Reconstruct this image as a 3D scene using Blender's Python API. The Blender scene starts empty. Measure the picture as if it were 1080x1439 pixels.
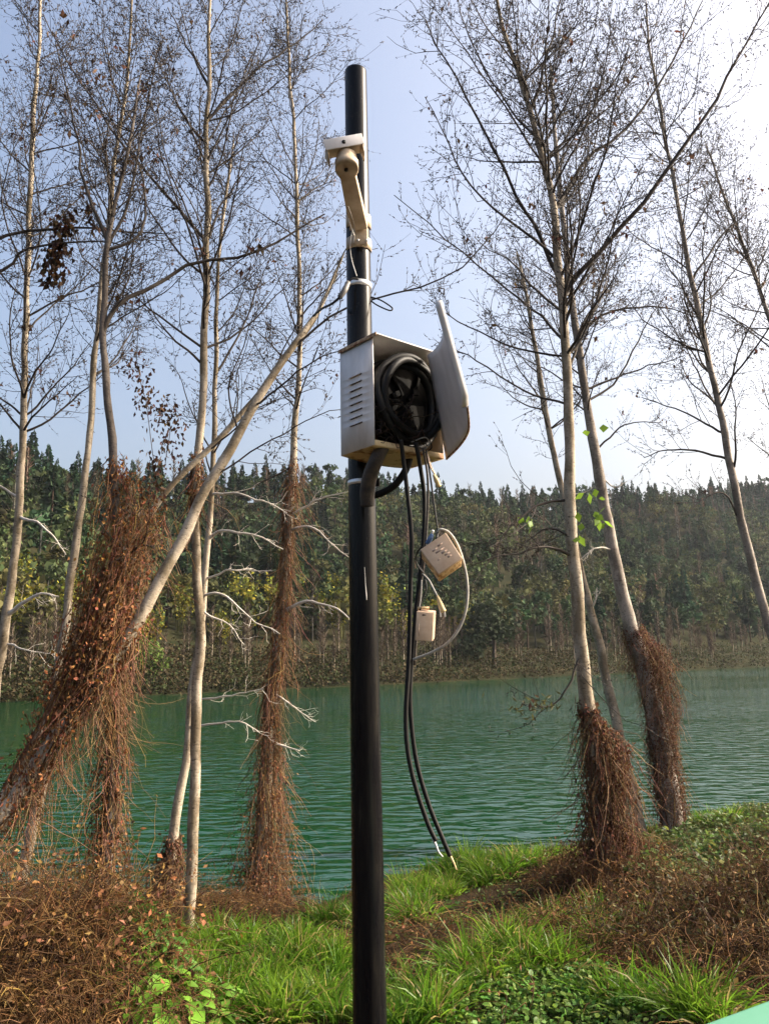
import bpy, math
import numpy as np
from mathutils import Vector, Matrix, noise as mnoise
rng = np.random.default_rng(7)
R = math.radians
sc = bpy.context.scene
col = sc.collection

# ------------------------------------------------------------------ camera, world, sun, exposure
F_PX, CX, CY = 1123.0, 540.0, 719.5          # photograph is 1080 x 1439
PITCH, ROLL, EYE = R(10.4), R(1.1), 1.6
fwd = np.array([0, math.cos(PITCH), math.sin(PITCH)])
up0 = np.array([0, -math.sin(PITCH), math.cos(PITCH)])
rt0 = np.array([1.0, 0, 0])
cup = up0 * math.cos(ROLL) + rt0 * math.sin(ROLL)
crt = rt0 * math.cos(ROLL) - up0 * math.sin(ROLL)
cam = bpy.data.cameras.new('camera')
cam.sensor_fit = 'VERTICAL'; cam.sensor_height = 36; cam.lens = 36 * F_PX / 1439
cam.clip_start = 0.05; cam.clip_end = 5000
cam_o = bpy.data.objects.new('camera', cam); col.objects.link(cam_o)
cam_o.matrix_world = Matrix(((crt[0], cup[0], -fwd[0], 0), (crt[1], cup[1], -fwd[1], 0),
                             (crt[2], cup[2], -fwd[2], EYE), (0, 0, 0, 1)))
sc.camera = cam_o
SUN_AZ, SUN_EL = R(83), R(33)
world = bpy.data.worlds.new('World'); sc.world = world; world.use_nodes = True
wn = world.node_tree.nodes; wl = world.node_tree.links
sky = wn.new('ShaderNodeTexSky'); sky.sky_type = 'NISHITA'; sky.sun_disc = False
sky.sun_elevation = SUN_EL; sky.sun_rotation = SUN_AZ
sky.air_density = 1.0; sky.dust_density = 10.0; sky.ozone_density = 1.0
wn['Background'].inputs[1].default_value = 0.15
wl.new(sky.outputs[0], wn['Background'].inputs[0])
sun = bpy.data.lights.new('sun', 'SUN'); sun.energy = 4.1; sun.angle = R(0.6); sun.color = (1, .90, .76)
sun_o = bpy.data.objects.new('sun', sun); col.objects.link(sun_o)
sd = Vector((math.sin(SUN_AZ) * math.cos(SUN_EL), math.cos(SUN_AZ) * math.cos(SUN_EL), math.sin(SUN_EL)))
sun_o.rotation_euler = sd.to_track_quat('Z', 'Y').to_euler(); sun_o.location = (20, 0, 40)
sc.view_settings.view_transform = 'Standard'; sc.view_settings.look = 'None'
sc.view_settings.exposure = 1.3; sc.view_settings.gamma = 1
sc.render.engine = 'CYCLES'
sc.cycles.max_bounces = 6; sc.cycles.diffuse_bounces = 3; sc.cycles.glossy_bounces = 3
sc.cycles.transmission_bounces = 4; sc.cycles.volume_bounces = 1

# ------------------------------------------------------------------ helpers
def ray(px, py):
    d = fwd * F_PX + crt * (px - CX) + cup * (CY - py)
    return d / np.linalg.norm(d)
def at(px, py, Y):                       # the point seen at a photo pixel, at depth Y metres
    d = ray(px, py)
    return np.array([0, 0, EYE]) + d * (Y / d[1])
def nrm(a):
    return a / np.maximum(np.linalg.norm(a, axis=-1, keepdims=True), 1e-9)
def tag(o, label=None, cat=None, group=None, kind=None):
    if label: o['label'] = label
    if cat: o['category'] = cat
    if group: o['group'] = group
    if kind: o['kind'] = kind
    return o
def empty(name, loc, label=None, cat=None, group=None):
    o = bpy.data.objects.new(name, None); col.objects.link(o); o.location = tuple(loc)
    o.empty_display_size = .1
    return tag(o, label, cat, group)
def make_mesh(name, V, faces, mats, cols=None, smooth=False, mi=None):
    """faces: list of int arrays (n,3) or (n,4)"""
    me = bpy.data.meshes.new(name)
    V = np.asarray(V, dtype=np.float32)
    faces = [np.asarray(f, dtype=np.int32) for f in faces if len(f)]
    loops = np.concatenate([f.ravel() for f in faces])
    sizes = np.concatenate([np.full(len(f), f.shape[1], dtype=np.int32) for f in faces])
    starts = np.concatenate([[0], np.cumsum(sizes)[:-1]]).astype(np.int32)
    me.vertices.add(len(V)); me.vertices.foreach_set('co', V.ravel())
    me.loops.add(len(loops)); me.loops.foreach_set('vertex_index', loops)
    me.polygons.add(len(sizes)); me.polygons.foreach_set('loop_start', starts)
    me.polygons.foreach_set('loop_total', sizes)
    if smooth: me.polygons.foreach_set('use_smooth', np.ones(len(sizes), dtype=bool))
    for m in (mats if isinstance(mats, (list, tuple)) else [mats]): me.materials.append(m)
    if mi is not None: me.polygons.foreach_set('material_index', np.asarray(mi, dtype=np.int32))
    if cols is not None:
        a = me.color_attributes.new('Col', 'FLOAT_COLOR', 'POINT')
        c4 = np.ones((len(V), 4), dtype=np.float32); c4[:, :3] = cols
        a.data.foreach_set('color', c4.ravel())
    me.update(calc_edges=True)
    return me
def obj(name, me, parent=None, world_space=True):
    o = bpy.data.objects.new(name, me); col.objects.link(o)
    if parent is not None:
        o.parent = parent
        if world_space:                  # mesh given in world coordinates, parents are never scaled
            p, off = parent, Vector((0, 0, 0))
            o.matrix_parent_inverse = Matrix.Identity(4)
            while p is not None: off += p.location; p = p.parent
            o.location = -off
    return o
class Geo:
    def __init__(s): s.V = []; s.F = []; s.C = []; s.n = 0
    def add(s, V, F, C=None):
        V = np.asarray(V, float).reshape(-1, 3)
        s.V.append(V)
        for f in (F if isinstance(F, list) else [F]):
            if len(f): s.F.append(np.asarray(f) + s.n)
        if C is not None: s.C.append(np.broadcast_to(np.asarray(C, float), V.shape))
        s.n += len(V)
    def build(s, name, mats, parent=None, smooth=False):
        V = np.concatenate(s.V); C = np.concatenate(s.C) if s.C else None
        return obj(name, make_mesh(name, V, s.F, mats, C, smooth), parent)
def tubes(P, Rr, sides=3, ref=None):
    """P (N,K,3), Rr (N,K) -> verts, quads"""
    P = np.asarray(P, float); N, K, _ = P.shape
    Rr = np.broadcast_to(np.asarray(Rr, float), (N, K))
    T = np.gradient(P, axis=1); T = nrm(T)
    if ref is None:
        m = np.abs(T.mean(axis=1)); ax = np.argmin(m, axis=1)
        rf = np.eye(3)[ax][:, None, :]
    else:
        rf = np.broadcast_to(np.asarray(ref, float), (N, 1, 3))
    U = nrm(np.cross(T, np.broadcast_to(rf, T.shape))); W = np.cross(T, U)
    a = np.arange(sides) * 2 * np.pi / sides
    V = P[:, :, None, :] + Rr[:, :, None, None] * (np.cos(a)[None, None, :, None] * U[:, :, None, :] + np.sin(a)[None, None, :, None] * W[:, :, None, :])
    idx = np.arange(N * K * sides).reshape(N, K, sides)
    A = idx[:, :-1, :]; B = idx[:, 1:, :]
    F = np.stack([A, np.roll(A, -1, 2), np.roll(B, -1, 2), B], -1).reshape(-1, 4)
    return V.reshape(-1, 3), F
def spline(pts, n):
    """Catmull-Rom resample of (k,d) points to n"""
    p = np.asarray(pts, float); k = len(p)
    if k == 2: return p[0] + (p[1] - p[0]) * np.linspace(0, 1, n)[:, None]
    q = np.vstack([2 * p[0] - p[1], p, 2 * p[-1] - p[-2]])
    t = np.linspace(0, k - 1 - 1e-6, n); i = t.astype(int); f = (t - i)[:, None]
    a, b, c, d = q[i], q[i + 1], q[i + 2], q[i + 3]
    return .5 * (2 * b + (c - a) * f + (2 * a - 5 * b + 4 * c - d) * f ** 2 + (3 * b - a - 3 * c + d) * f ** 3)
def cable(name, pts, r, m, parent=None, n=40, sides=8, cap=True):
    P = spline(pts, n); Rr = np.full(n, r) if np.isscalar(r) else np.interp(np.linspace(0, 1, n), np.linspace(0, 1, len(r)), r)
    if cap:
        d0 = nrm(P[0] - P[1]); d1 = nrm(P[-1] - P[-2])
        P = np.vstack([P[0] + d0 * 1e-4, P, P[-1] + d1 * 1e-4]); Rr = np.concatenate([[1e-5], Rr, [1e-5]])
    V, F = tubes(P[None], Rr[None], sides)
    return obj(name, make_mesh(name, V, [F], m, smooth=True), parent)
BOXF = np.array([[0, 3, 2, 1], [4, 5, 6, 7], [0, 1, 5, 4], [1, 2, 6, 5], [2, 3, 7, 6], [3, 0, 4, 7]])
def obox(o, ex, ey, ez):
    o, ex, ey, ez = (np.asarray(v, float) for v in (o, ex, ey, ez))
    return np.array([o, o + ex, o + ex + ey, o + ey, o + ez, o + ex + ez, o + ex + ey + ez, o + ey + ez]), BOXF
def bevel(o, w=.002, seg=2):
    m = o.modifiers.new('bevel', 'BEVEL'); m.width = w; m.segments = seg; m.limit_method = 'ANGLE'
    return o
def vnoise(p, s):
    return mnoise.noise(Vector((p[0] * s, p[1] * s, (p[2] if len(p) > 2 else 0) * s)))

# ------------------------------------------------------------------ materials
def new_mat(name):
    m = bpy.data.materials.new(name); m.use_nodes = True
    nt = m.node_tree; return m, nt, nt.nodes, nt.links, nt.nodes['Principled BSDF']
def mat(name, c1, c2=None, rough=.7, scale=8, detail=6, metal=0, bump=0, bscale=40, spec=.35, coords='Object', stretch=(1, 1, 1), lo=.35, hi=.65, c3=None):
    m, nt, n, l, b = new_mat(name)
    b.inputs['Roughness'].default_value = rough; b.inputs['Metallic'].default_value = metal
    b.inputs['Specular IOR Level'].default_value = spec
    tc = n.new('ShaderNodeTexCoord'); mp = n.new('ShaderNodeMapping'); mp.inputs['Scale'].default_value = stretch
    l.new(tc.outputs[coords], mp.inputs[0])
    if c2 is None: b.inputs['Base Color'].default_value = (*c1, 1)
    else:
        nz = n.new('ShaderNodeTexNoise'); nz.inputs['Scale'].default_value = scale; nz.inputs['Detail'].default_value = detail
        nz.inputs['Roughness'].default_value = .65
        l.new(mp.outputs[0], nz.inputs[0])
        cr = n.new('ShaderNodeValToRGB'); cr.color_ramp.elements[0].position = lo; cr.color_ramp.elements[1].position = hi
        cr.color_ramp.elements[0].color = (*c1, 1); cr.color_ramp.elements[1].color = (*c2, 1)
        if c3:
            e = cr.color_ramp.elements.new(hi + .12); e.color = (*c3, 1)
        l.new(nz.outputs[0], cr.inputs[0]); l.new(cr.outputs[0], b.inputs['Base Color'])
    if bump:
        bn = n.new('ShaderNodeTexNoise'); bn.inputs['Scale'].default_value = bscale; bn.inputs['Detail'].default_value = 5
        l.new(mp.outputs[0], bn.inputs[0])
        bp = n.new('ShaderNodeBump'); bp.inputs['Strength'].default_value = bump; bp.inputs['Distance'].default_value = .01
        l.new(bn.outputs[0], bp.inputs['Height']); l.new(bp.outputs[0], b.inputs['Normal'])
    return m
def leafmat(name, trans=.4, rough=.5, vary=0.0, spec=.25):
    m, nt, n, l, b = new_mat(name)
    at_ = n.new('ShaderNodeAttribute'); at_.attribute_name = 'Col'
    src = at_.outputs['Color']
    if vary:
        oi = n.new('ShaderNodeObjectInfo'); mr = n.new('ShaderNodeMapRange')
        mr.inputs['To Min'].default_value = 1 - vary; mr.inputs['To Max'].default_value = 1 + vary
        l.new(oi.outputs['Random'], mr.inputs[0])
        mx = n.new('ShaderNodeVectorMath'); mx.operation = 'SCALE'
        l.new(src, mx.inputs[0]); l.new(mr.outputs[0], mx.inputs['Scale']); src = mx.outputs[0]
    b.inputs['Roughness'].default_value = rough; b.inputs['Specular IOR Level'].default_value = spec
    l.new(src, b.inputs['Base Color'])
    if trans:
        tr = n.new('ShaderNodeBsdfTranslucent'); l.new(src, tr.inputs[0])
        ms = n.new('ShaderNodeMixShader'); ms.inputs[0].default_value = trans
        l.new(b.outputs[0], ms.inputs[1]); l.new(tr.outputs[0], ms.inputs[2])
        l.new(ms.outputs[0], n['Material Output'].inputs[0])
    return m
def bark_mat(name, pale, mid, dark):
    m, nt, n, l, b = new_mat(name)
    b.inputs['Roughness'].default_value = .85; b.inputs['Specular IOR Level'].default_value = .15
    tc = n.new('ShaderNodeTexCoord')
    def ns(scale, st, det=6):
        mp = n.new('ShaderNodeMapping'); mp.inputs['Scale'].default_value = st
        l.new(tc.outputs['Object'], mp.inputs[0])
        z = n.new('ShaderNodeTexNoise'); z.inputs['Scale'].default_value = scale; z.inputs['Detail'].default_value = det
        z.inputs['Roughness'].default_value = .7
        l.new(mp.outputs[0], z.inputs[0]); return z.outputs[0]
    a = ns(5, (1, 1, .5)); r1 = n.new('ShaderNodeValToRGB')
    r1.color_ramp.elements[0].position = .42; r1.color_ramp.elements[1].position = .57
    r1.color_ramp.elements[0].color = (*mid, 1); r1.color_ramp.elements[1].color = (*pale, 1)
    l.new(a, r1.inputs[0])
    c = ns(22, (1, 1, 2.2), 4); r2 = n.new('ShaderNodeValToRGB')        # horizontal lenticels and scars
    r2.color_ramp.elements[0].position = .30; r2.color_ramp.elements[1].position = .44
    l.new(c, r2.inputs[0])
    mx = n.new('ShaderNodeMix'); mx.data_type = 'RGBA'
    l.new(r2.outputs[0], mx.inputs['Factor']); mx.inputs['A'].default_value = (*dark, 1); l.new(r1.outputs[0], mx.inputs['B'])
    l.new(mx.outputs['Result'], b.inputs['Base Color'])
    bp = n.new('ShaderNodeBump'); bp.inputs['Strength'].default_value = .6; bp.inputs['Distance'].default_value = .012
    l.new(c, bp.inputs['Height']); l.new(bp.outputs[0], b.inputs['Normal'])
    return m
M = {}
M['bark'] = bark_mat('pale_bark', (.36, .305, .235), (.17, .135, .09), (.045, .032, .022))
M['bark2'] = bark_mat('grey_bark', (.32, .28, .24), (.16, .135, .11), (.04, .032, .026))
M['bark3'] = bark_mat('dark_bark', (.13, .11, .095), (.07, .058, .05), (.025, .02, .017))
M['branch'] = mat('backlit_branch_bark', (.028, .022, .018), (.075, .06, .048), .85, 9, lo=.4, hi=.62)  # dark tone stands in for backlight: boughs as silhouettes against the sky
M['dead_branch'] = mat('bleached_branch', (.42, .37, .31), (.62, .57, .50), .8, 20)
M['twig'] = mat('twig_bark', (.022, .015, .012), (.05, .034, .025), .8, 6)
M['bud'] = mat('bud', (.02, .013, .01), (.045, .03, .018), .7, 3)
M['leaf'] = leafmat('leaf', .45)
M['dead_leaf'] = leafmat('dead_leaf', .25, .8)
M['grass'] = leafmat('grass', .58, .4)
M['straw'] = leafmat('straw', .3, .8)
M['far'] = leafmat('far_foliage', .2, .8, .28, .1)
M['pole'] = mat('black_pole_paint', (.004, .004, .005), (.009, .0085, .008), .24, 30, detail=12, bump=.06, bscale=70, spec=.16, stretch=(1, 1, .12), lo=.4, hi=.6, c3=(.03, .026, .02))
M['cream'] = mat('cream_paint', (.37, .275, .18), (.50, .40, .29), .5, 12, bump=.05, bscale=90)
M['box'] = mat('white_box_paint', (.56, .53, .51), (.66, .63, .62), .45, 18, stretch=(1, 1, .35), bump=.04, bscale=60)
M['rusty'] = mat('rusty_cream_paint', (.20, .085, .03), (.62, .47, .26), .7, 15, lo=.36, hi=.5, bump=.2)
M['rust_edge'] = mat('rust_edge', (.16, .06, .025), (.45, .33, .2), .8, 40, lo=.42, hi=.6)
M['black'] = mat('black_rubber', (.006, .006, .006), (.014, .013, .012), .55, 30, spec=.18)
M['dull_black'] = mat('dull_black_plastic', (.006, .006, .006), (.012, .011, .010), .8, 24, spec=.05)
M['dirty_hose'] = mat('dirty_hose', (.016, .014, .013), (.07, .05, .034), .65, 14, bump=.3, bscale=90)
M['steel'] = mat('steel_band', (.55, .55, .54), (.72, .72, .7), .35, 25, metal=.6)
M['white_wire'] = mat('white_wire', (.55, .53, .5), (.7, .68, .64), .6, 30)
M['grey_wire'] = mat('grey_wire', (.2, .19, .17), (.36, .34, .3), .5, 30)
M['joint_grey'] = mat('joint_grey', (.09, .085, .08), (.15, .14, .13), .5, 30)
M['adapter'] = mat('aged_cream_plastic', (.42, .29, .19), (.52, .38, .27), .5, 22)
M['adapter_edge'] = mat('stained_plastic', (.30, .15, .05), (.62, .43, .22), .6, 60, lo=.4, hi=.55)
M['plug'] = mat('yellowed_plug', (.55, .38, .16), (.66, .5, .28), .5, 30)
M['print'] = mat('faded_print', (.33, .22, .16), (.5, .37, .28), .7, 90)
M['blue'] = mat('blue_plastic', (.05, .10, .2), (.08, .14, .26), .5, 20)
M['mint'] = mat('mint_paint', (.08, .25, .15), (.105, .28, .18), .3, 3, spec=.5)
M['soil'] = mat('litter_soil', (.016, .011, .006), (.045, .03, .015), .95, 9, 10, bump=1.0, bscale=26, c3=(.045, .055, .018), coords='Object', spec=.05)
M['hill'] = mat('hill_soil', (.014, .018, .008), (.034, .030, .015), .95, .25, 8, spec=.02, c3=(.028, .034, .014))

# ------------------------------------------------------------------ ground, bank and river
WATER = -1.1
def yw(x):        # how far out the water's edge lies
    return np.interp(x, [-60, -12, -2, -0.9, 0.3, 1.2, 3, 5, 7, 12, 60], [9.6, 9.5, 9.4, 9.5, 10.8, 11.6, 12.2, 14.2, 15, 15.5, 15.5])
BUMPS = [(-2.3, 5.0, .38, .75), (-1.7, 4.4, .18, .5), (3.1, 5.6, .42, .8), (2.35, 7.9, .24, .6), (2.0, 6.9, .12, .35),
         (-1.5, 7.9, .20, .5), (-2.3, 7.7, .2, .6), (5.0, 9.3, .35, 1.3), *[(a_, b_, c_, d_) for a_, b_, c_, d_ in zip(np.random.default_rng(5).uniform(-3.5, 5.5, 70), np.random.default_rng(6).uniform(4.2, 9.3, 70), np.random.default_rng(8).uniform(-.06, .15, 70), np.random.default_rng(9).uniform(.14, .34, 70))], (0.9, 9.3, .14, .9), (1.4, 8.6, .1, .8), (-3.2, 6.2, .3, .8)]
def zg(x, y):
    x = np.asarray(x, float); y = np.asarray(y, float)
    w = yw(x)
    t = np.clip((y - 3.0) / (w - 3.0), 0, None)
    z = np.where(t < 1, WATER * np.clip(t, 0, 1) ** 1.35, WATER - np.minimum((t - 1) * 5.0, 3.0))
    for bx, by, a, r in BUMPS: z = z + a * np.exp(-((x - bx) ** 2 + (y - by) ** 2) / r ** 2)
    f = np.clip((w + 1.5 - y) / 2, 0, 1)
    z = z + f * (.035 * np.sin(x * 2.1 + y * 1.3) + .03 * np.sin(x * 3.7 - y * 2.9 + 1) + .02 * np.sin(6.1 * x + 1.7 * y) * np.sin(5.3 * y))
    return z
def hit(px, py):
    d = ray(px, py); t = np.linspace(2, 30, 5600)
    p = np.array([0, 0, EYE]) + t[:, None] * d
    b = p[:, 2] < zg(p[:, 0], p[:, 1])
    i = int(np.argmax(b)) if b.any() else len(t) - 1
    j = int(np.argmax(p[:, 2] < WATER + .12))
    return p[min(i, j)]
gx = np.concatenate([[-400, -200, -100, -60, -35, -22, -15], np.arange(-11, 12.01, .12), [14, 18, 25, 40, 60, 100, 200, 400]])
gy = np.concatenate([[-400, -200, -100, -50, -25, -12, -6, -2], np.arange(0, 18.01, .12), [20, 24, 32, 45]])
XX, YY = np.meshgrid(gx, gy); ZZ = zg(XX, YY)
nf = np.array([mnoise.fractal(Vector((x * 2.2, y * 2.2, 0)), 1, 2, 4) for x, y in zip(XX.ravel(), YY.ravel())]).reshape(XX.shape)
ZZ = ZZ + .03 * nf
nx, ny = len(gx), len(gy)
gi = np.arange(nx * ny).reshape(ny, nx)
GF = np.stack([gi[:-1, :-1], gi[:-1, 1:], gi[1:, 1:], gi[1:, :-1]], -1).reshape(-1, 4)
tag(obj('ground', make_mesh('ground', np.stack([XX, YY, ZZ], -1).reshape(-1, 3), [GF], M['soil'], smooth=True)), kind='structure')

# water
m, nt, n, l, b = new_mat('river_water')
b.inputs['Base Color'].default_value = (.0004, .030, .0085, 1); b.inputs['Roughness'].default_value = .03
b.inputs['IOR'].default_value = 1.33
tc = n.new('ShaderNodeTexCoord')
def wave(scale, st, rot, det):
    mp = n.new('ShaderNodeMapping'); mp.inputs['Scale'].default_value = st; mp.inputs['Rotation'].default_value = (0, 0, rot)
    l.new(tc.outputs['Object'], mp.inputs[0])
    z = n.new('ShaderNodeTexNoise'); z.inputs['Scale'].default_value = scale; z.inputs['Detail'].default_value = det; z.inputs['Distortion'].default_value = .4
    l.new(mp.outputs[0], z.inputs[0]); return z.outputs[0]
a1 = wave(2.0, (.8, 1.55, 1), R(14), 1.6); a2 = wave(6.0, (.5, 1.5, 1), R(-8), 2)
ad = n.new('ShaderNodeMath'); ad.operation = 'MULTIPLY_ADD'; l.new(a2, ad.inputs[0]); ad.inputs[1].default_value = .10; l.new(a1, ad.inputs[2])
bp = n.new('ShaderNodeBump'); bp.inputs['Distance'].default_value = .115
low = wave(.05, (.6, 1.3, 1), R(30), 2); lr_ = n.new('ShaderNodeMapRange'); lr_.inputs['From Min'].default_value = .35; lr_.inputs['From Max'].default_value = .65; lr_.inputs['To Min'].default_value = .45; l.new(low, lr_.inputs[0]); l.new(lr_.outputs[0], bp.inputs['Strength'])
l.new(ad.outputs[0], bp.inputs['Height']); l.new(bp.outputs[0], b.inputs['Normal'])
tag(obj('water', make_mesh('water', [(-900, 2, WATER), (900, 2, WATER), (900, 1200, WATER), (-900, 1200, WATER)], [np.array([[0, 1, 2, 3]])], m)), kind='structure')

# ------------------------------------------------------------------ far bank and hill
SN = np.array([-.853, 1.0]) / 1.3144; SA = np.array([1.0, .853]) / 1.3144
S0 = np.array([-30.0, 63.0])
RID = 105.0
_ra, _rh = [], []
for px, py in [(-500, 560), (-200, 600), (0, 640), (60, 668), (150, 672), (300, 690), (430, 692), (560, 703), (700, 704), (850, 706), (1000, 696), (1080, 690), (1250, 690), (1400, 690)]:
    d = ray(px, py); o = np.array([0, 0, EYE])
    t = (RID - np.dot(o[:2] - S0, SN)) / np.dot(d[:2], SN)
    if t <= 0 or t > 900: continue
    p = o + t * d; _ra.append(np.dot(p[:2] - S0, SA)); _rh.append(p[2])
_o = np.argsort(_ra); _ra = np.array(_ra)[_o]; _rh = np.array(_rh)[_o] - 3.0
def hill_z(s, a):
    H = np.interp(a, _ra, _rh)
    prof = np.interp(s, [-30, -2, 0, 3, 14, 30, 60, 85, RID, 130, 400], [-.06, -.03, -.022, .012, .06, .20, .52, .80, .97, 1.0, 1.0])
    u = np.clip((s - 5) / 30, 0, 1)
    return H * prof + u * (2.2 * np.sin(a * .045 + s * .03) + 1.3 * np.sin(a * .11 + 1.3) * np.sin(s * .06))
def hill_xyz(s, a):
    s = np.asarray(s, float); a = np.asarray(a, float)
    xy = S0 + s[..., None] * SN + a[..., None] * SA
    return np.concatenate([xy, hill_z(s, a)[..., None]], -1)
hs = np.concatenate([np.arange(-20, 120, 2.5), [130, 150, 200, 300, 420]])
ha = np.concatenate([[-700, -450, -300], np.arange(-200, 520, 5), [600, 750, 900]])
SS, AA = np.meshgrid(hs, ha); HV = hill_xyz(SS, AA)
HV[..., 2] += np.where(SS > 2, .5, 0) * np.array([vnoise(p, .12) for p in HV.reshape(-1, 3)]).reshape(SS.shape)
hi_ = np.arange(HV.shape[0] * HV.shape[1]).reshape(HV.shape[:2])
HF = np.stack([hi_[:-1, :-1], hi_[1:, :-1], hi_[1:, 1:], hi_[:-1, 1:]], -1).reshape(-1, 4)
tag(obj('hill', make_mesh('hill', HV.reshape(-1, 3), [HF], M['hill'], smooth=True)), kind='structure')

def clump_quads(C, S, flat=0.0):
    """random leafy quads at centres C with sizes S"""
    N = len(C); u = nrm(rng.normal(size=(N, 3))); w = nrm(np.cross(u, rng.normal(size=(N, 3))))
    if flat: u[:, 2] *= 1 - flat; w[:, 2] *= 1 - flat
    S = np.asarray(S)[:, None]
    k = rng.uniform(.5, 1.2, (N, 4, 1))
    V = np.stack([C + u * S * k[:, 0], C + w * S * k[:, 1], C - u * S * k[:, 2], C - w * S * k[:, 3]], 1).reshape(-1, 3)
    return V, np.arange(N * 4).reshape(-1, 4)
def tri_tufts(C, D, L, wd):
    """long triangles from C along D"""
    N = len(C); D = nrm(D); side = nrm(np.cross(D, rng.normal(size=(N, 3)))) * (np.asarray(wd).reshape(-1, 1) * np.ones((N, 1)))
    L = np.asarray(L).reshape(-1, 1)
    V = np.stack([C - side, C + side, C + D * L], 1).reshape(-1, 3)
    return V, np.arange(N * 3).reshape(-1, 3)
def proto(kind, dense=1.0):
    """unit-ish far tree: dict of crown (V,F list,C) and trunk"""
    cr = Geo(); tk = Geo()
    if kind == 'conifer':
        h = rng.uniform(7.5, 10.5); N = int(150 * dense)
        t = rng.uniform(.1, 1, N) ** .8; rad = (1 - t) ** .75 * rng.uniform(1.7, 2.4) + .15
        a = rng.uniform(0, 6.28, N)
        C = np.stack([np.cos(a) * rad * .3, np.sin(a) * rad * .3, t * h], 1)
        D = np.stack([np.cos(a), np.sin(a), rng.uniform(-.45, .1, N)], 1)
        V, Fq = tri_tufts(C, D, rad * rng.uniform(.45, 1.0, N), .36 + rad * .2)
        c = np.array([.022, .042, .022]) * rng.uniform(.6, 1.5, (N, 1)); cr.add(V, Fq, np.repeat(c, 3, 0))
        V, Fq = tubes(np.array([[[0, 0, -.8], [0, 0, h * .5], [0, 0, h]]]), [[.16, .1, .02]], 4); tk.add(V, Fq, (.06, .045, .035))
    elif kind in ('broad', 'olive', 'bush'):
        h = {'broad': rng.uniform(5.5, 8), 'olive': rng.uniform(4.5, 7), 'bush': rng.uniform(4.5, 6)}[kind]
        nl = 9; N = int({'broad': 230, 'olive': 220, 'bush': 900}[kind] * dense)
        lc = np.stack([rng.normal(0, 1.0, nl), rng.normal(0, 1.0, nl), h * rng.uniform(.35, .9, nl)], 1)
        if kind == 'bush': lc[:, 2] = h * rng.uniform(.15, .8, nl); lc[:, :2] *= 1.2
        lr = rng.uniform(.7, 1.35, nl); i = rng.integers(0, nl, N)
        C = lc[i] + nrm(rng.normal(size=(N, 3))) * (lr[i] * rng.uniform(.5, 1.05, N))[:, None] * [1, 1, .8]
        V, Fq = clump_quads(C, rng.uniform(.2, .46, N) * (.55 if kind == 'bush' else 1))
        base = {'broad': (.030, .048, .020), 'olive': (.062, .070, .026), 'bush': (.030, .040, .020)}[kind]
        c = np.array(base) * rng.uniform(.55, 1.6, (N, 1)); cr.add(V, Fq, np.repeat(c, 4, 0))
        V, Fq = tubes(np.array([[[0, 0, -.8], [.1, 0, h * .4], [0, .1, h * .75]]]), [[.17, .11, .04]], 4); tk.add(V, Fq, (.07, .055, .045))
        for k in range(4):
            V, Fq = tubes(np.array([[[0, 0, h * .3], lc[k] * [.6, .6, .9], lc[k]]]), [[.07, .05, .02]], 3); tk.add(V, Fq, (.07, .055, .045))
    elif kind == 'bare':
        h = rng.uniform(6, 9); N = int(110 * dense)
        t = rng.uniform(.25, 1, N); a = rng.uniform(0, 6.28, N)
        C = np.stack([rng.normal(0, .12, N), rng.normal(0, .12, N), t * h], 1)
        D = np.stack([np.cos(a) * .6, np.sin(a) * .6, rng.uniform(.5, 1.1, N)], 1)
        V, Fq = tri_tufts(C, D, rng.uniform(.8, 2.2, N) * (1.15 - t * .6), .07)
        c = np.array([.075, .056, .04]) * rng.uniform(.6, 1.5, (N, 1)); cr.add(V, Fq, np.repeat(c, 3, 0))
        V, Fq = tubes(np.array([[[0, 0, -.8], [.1, .05, h * .5], [0, 0, h]]]), [[.10, .07, .02]], 4); tk.add(V, Fq, (.25, .21, .16))
    elif kind == 'bamboo':
        h = rng.uniform(5, 7.5); nst = 12; N = int(560 * dense)
        ba = rng.uniform(0, 6.28, nst); bo = rng.uniform(.2, 1.5, nst); hh = h * rng.uniform(.7, 1.0, nst)
        for k in range(nst):
            ox, oy = math.cos(ba[k]), math.sin(ba[k])
            P = np.array([[ox * bo[k] * .3, oy * bo[k] * .3, -.6], [ox * bo[k] * .5, oy * bo[k] * .5, hh[k] * .6], [ox * bo[k] * 1.1, oy * bo[k] * 1.1, hh[k]]])
            V, Fq = tubes(P[None], [[.05, .04, .01]], 3); tk.add(V, Fq, (.13, .13, .05))
        i = rng.integers(0, nst, N); t = rng.uniform(.35, 1.0, N)
        r_ = bo[i] * (.4 + .7 * t)
        C = np.stack([np.cos(ba[i]) * r_, np.sin(ba[i]) * r_, hh[i] * t], 1) + rng.normal(0, .28, (N, 3))
        V, Fq = clump_quads(C, rng.uniform(.10, .26, N))
        c = np.array([.17, .16, .022]) * rng.uniform(.4, 1.6, (N, 1)) * np.stack([rng.uniform(.7, 1.25, N), np.ones(N), np.ones(N)], 1); cr.add(V, Fq, np.repeat(c, 4, 0))
    return cr, tk
def cat_geo(gs):
    G = Geo()
    for g in gs:
        off = G.n
        G.V += g.V; G.C += g.C; G.F += [f + off for f in g.F]; G.n += g.n
    return G
def geo_mesh(name, g, m): return make_mesh(name, np.concatenate(g.V), g.F, m, np.concatenate(g.C))

PROT = {k: [proto(k, d) for _ in range(nv)] for k, d, nv in [('conifer', 1, 4), ('broad', 1, 4), ('olive', 1, 3), ('bare', 1, 4), ('bamboo', 1, 3)]}
whole = {k: [cat_geo(p) for p in v] for k, v in PROT.items()}
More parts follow.
